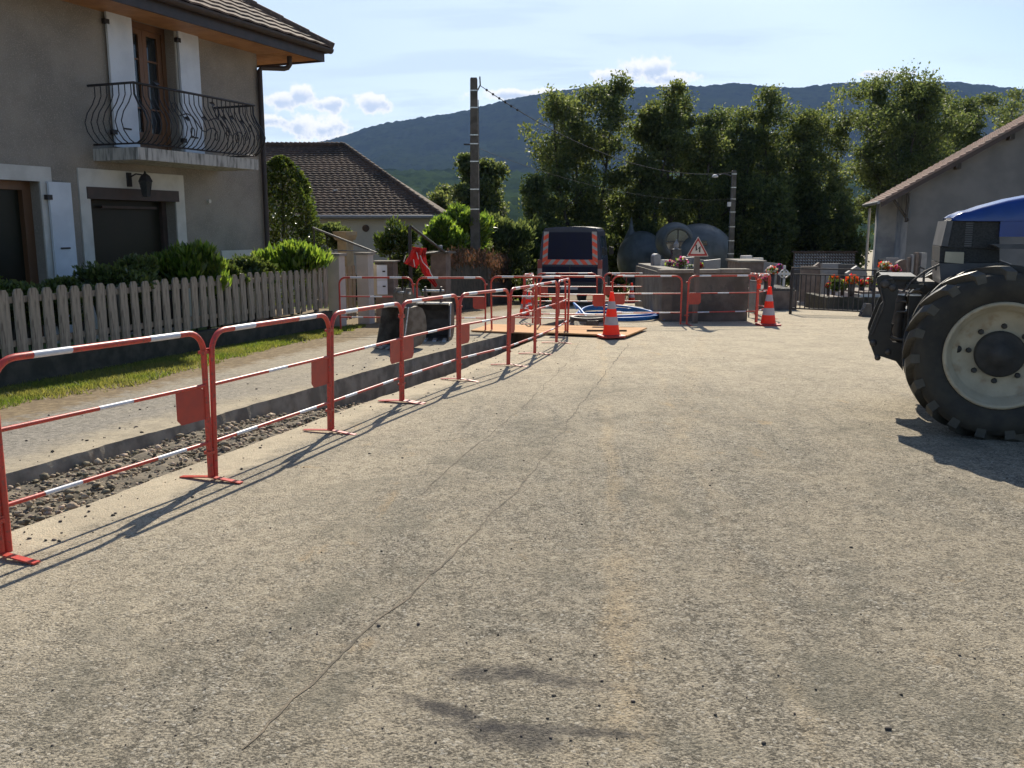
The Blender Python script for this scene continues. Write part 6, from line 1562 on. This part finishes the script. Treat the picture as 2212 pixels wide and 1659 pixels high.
# cab (mostly outside the frame)
cb = MB(); x0, x1 = XW + 1.75, XW + 3.2
for x in (x0, x1):
    for y in (7.2, 8.5): cb.tube([(x - TO.x, y - TO.y, 1.2 - TO.z), (x + (.1 if x == x0 else -.08) - TO.x, y - TO.y, 2.62 - TO.z)], .035, 6)
cb.box((x0 - TO.x, 7.15 - TO.y, 1.0 - TO.z), (x1 - TO.x, 8.55 - TO.y, 1.25 - TO.z)); cabo = cb.build('cab', M['black'], tr)
MB().box((x0 - .05 - TO.x, 7.1 - TO.y, 2.62 - TO.z), (x1 + .05 - TO.x, 8.6 - TO.y, 2.78 - TO.z)).build('cab_roof', M['tblue'], cabo)
MB().prism([(x0 + .02, 1.26), (x1 - .02, 1.26), (x1 - .1, 2.6), (x0 + .12, 2.6)], lambda a_, b_, d: tuple(Vector((a_, d, b_)) - TO), 7.2, 7.21).build('cab_window', M['glass'], cabo)
# front linkage
arm = [(355, 300), (375, 262), (420, 238), (500, 236), (560, 262), (590, 330), (640, 440), (600, 560), (590, 660), (545, 850), (525, 1040), (560, 1080), (690, 1100), (690, 1440), (600, 1322), (405, 1258), (398, 1290), (370, 1306), (345, 1290), (275, 1100), (250, 1030), (262, 970), (330, 790), (405, 610), (440, 570), (415, 520), (372, 400)]
pl = [qz(x, z, 7.42) for x, z in arm]; link = None
for i, (y0_, dx) in enumerate(((7.42, 0), (8.22, .02))):
    o = MB().prism([(p.x, p.z) for p in pl], lambda a_, b_, d: tuple(Vector((a_ + dx, y0_ + d, b_)) - TO), 0, .035).build('linkage_plate', M['black'], tr)
    mb = MB(); edge = [qz(x, z, 7.42) for x, z in ((560, 286), (470, 292), (425, 318), (405, 370), (415, 440), (455, 590), (440, 640), (380, 790), (300, 990))]
    mb.tube([Vector((p.x + dx, y0_ - .008 if i == 0 else y0_ + .04, p.z)) - TO for p in edge], .008, 5); mb.build('rib', M['steel'], o)
    mb = MB()
    for x, z, r_ in ((316, 1095, .030), (505, 1208, .026), (372, 1280, .026), (470, 350, .04), (560, 400, .03)):
        p = qz(x, z, 7.40); MB().lathe([(0, -.022), (r_ * .7, -.022), (r_, -.01), (r_, .02)], (p.x + dx - TO.x, y0_ - TO.y, p.z - TO.z), 'y', 14).build('pivot_bolt', M['steel'], o)
B_ = lambda z0x, z0z, z1x, z1z, ya, yb, y=7.5: (tuple(Vector((qz(z0x, z0z, y).x, ya, qz(z1x, z1z, y).z)) - TO), tuple(Vector((qz(z1x, z1z, y).x, yb, qz(z0x, z0z, y).z)) - TO))
MB().box(*B_(430, 250, 860, 300, 7.5, 8.2)).build('linkage_beam', M['black'], tr)
MB().box(*B_(560, 265, 862, 420, 7.55, 7.62)).build('side_plate', M['steel'], tr)
MB().box(*B_(768, 474, 905, 1040, 7.40, 7.62)).build('weight_bracket', M['black'], tr); MB().box(*B_(762, 470, 908, 492, 7.385, 7.62)).build('bracket_top', M['shiny'], tr)
MB().box(*B_(725, 345, 945, 400, 7.45, 8.1)).build('mount_block', M['black'], tr); MB().box(*B_(820, 318, 1090, 348, 7.5, 8.1)).build('mount_plate', M['steel'], tr)
MB().box(*B_(640, 700, 1150, 1300, 7.6, 8.15)).build('front_support', M['black'], tr)
mb = MB(); cyl = [qz(620, 500, 7.6), qz(560, 820, 7.6), qz(540, 1060, 7.6)]
mb.tube([Vector((p.x + .04, 7.62, p.z)) - TO for p in cyl], [.045, .05, .05], 12); mb.build('hydraulic_cylinder', M['steel'], tr)
mb = MB()
for pts_, r_ in (([(680, 455), (740, 405), (780, 340), (960, 200), (1150, 108)], .010), ([(955, 195), (950, 320)], .010), ([(610, 590), (660, 560), (730, 575)], .009), ([(605, 730), (620, 700), (740, 700)], .009), ([(895, 135), (960, 165)], .008), ([(1105, 130), (1105, 180)], .008), ([(525, 1012), (600, 1040), (690, 1052)], .016), ([(560, 850), (530, 930), (545, 1000)], .012)):
    MB().tube([qz(x, z, 7.45) - TO for x, z in pts_], r_, 6).build('hydraulic_hose', M['steel'], tr)

# ------------------------------------------------------------------ clear loose stems of the setting
for o in col.objects:
    if o.type == 'MESH' and o.parent is None and 'kind' not in o and 'label' not in o: print('UNTAGGED', o.name)
scn.cycles.use_adaptive_sampling = True; scn.cycles.adaptive_threshold = .02
scn.cycles.max_bounces = 6; scn.cycles.diffuse_bounces = 3; scn.cycles.glossy_bounces = 2; scn.cycles.transmission_bounces = 4; scn.cycles.volume_bounces = 0
scn.cycles.sample_clamp_indirect = 6; scn.cycles.use_denoising = True
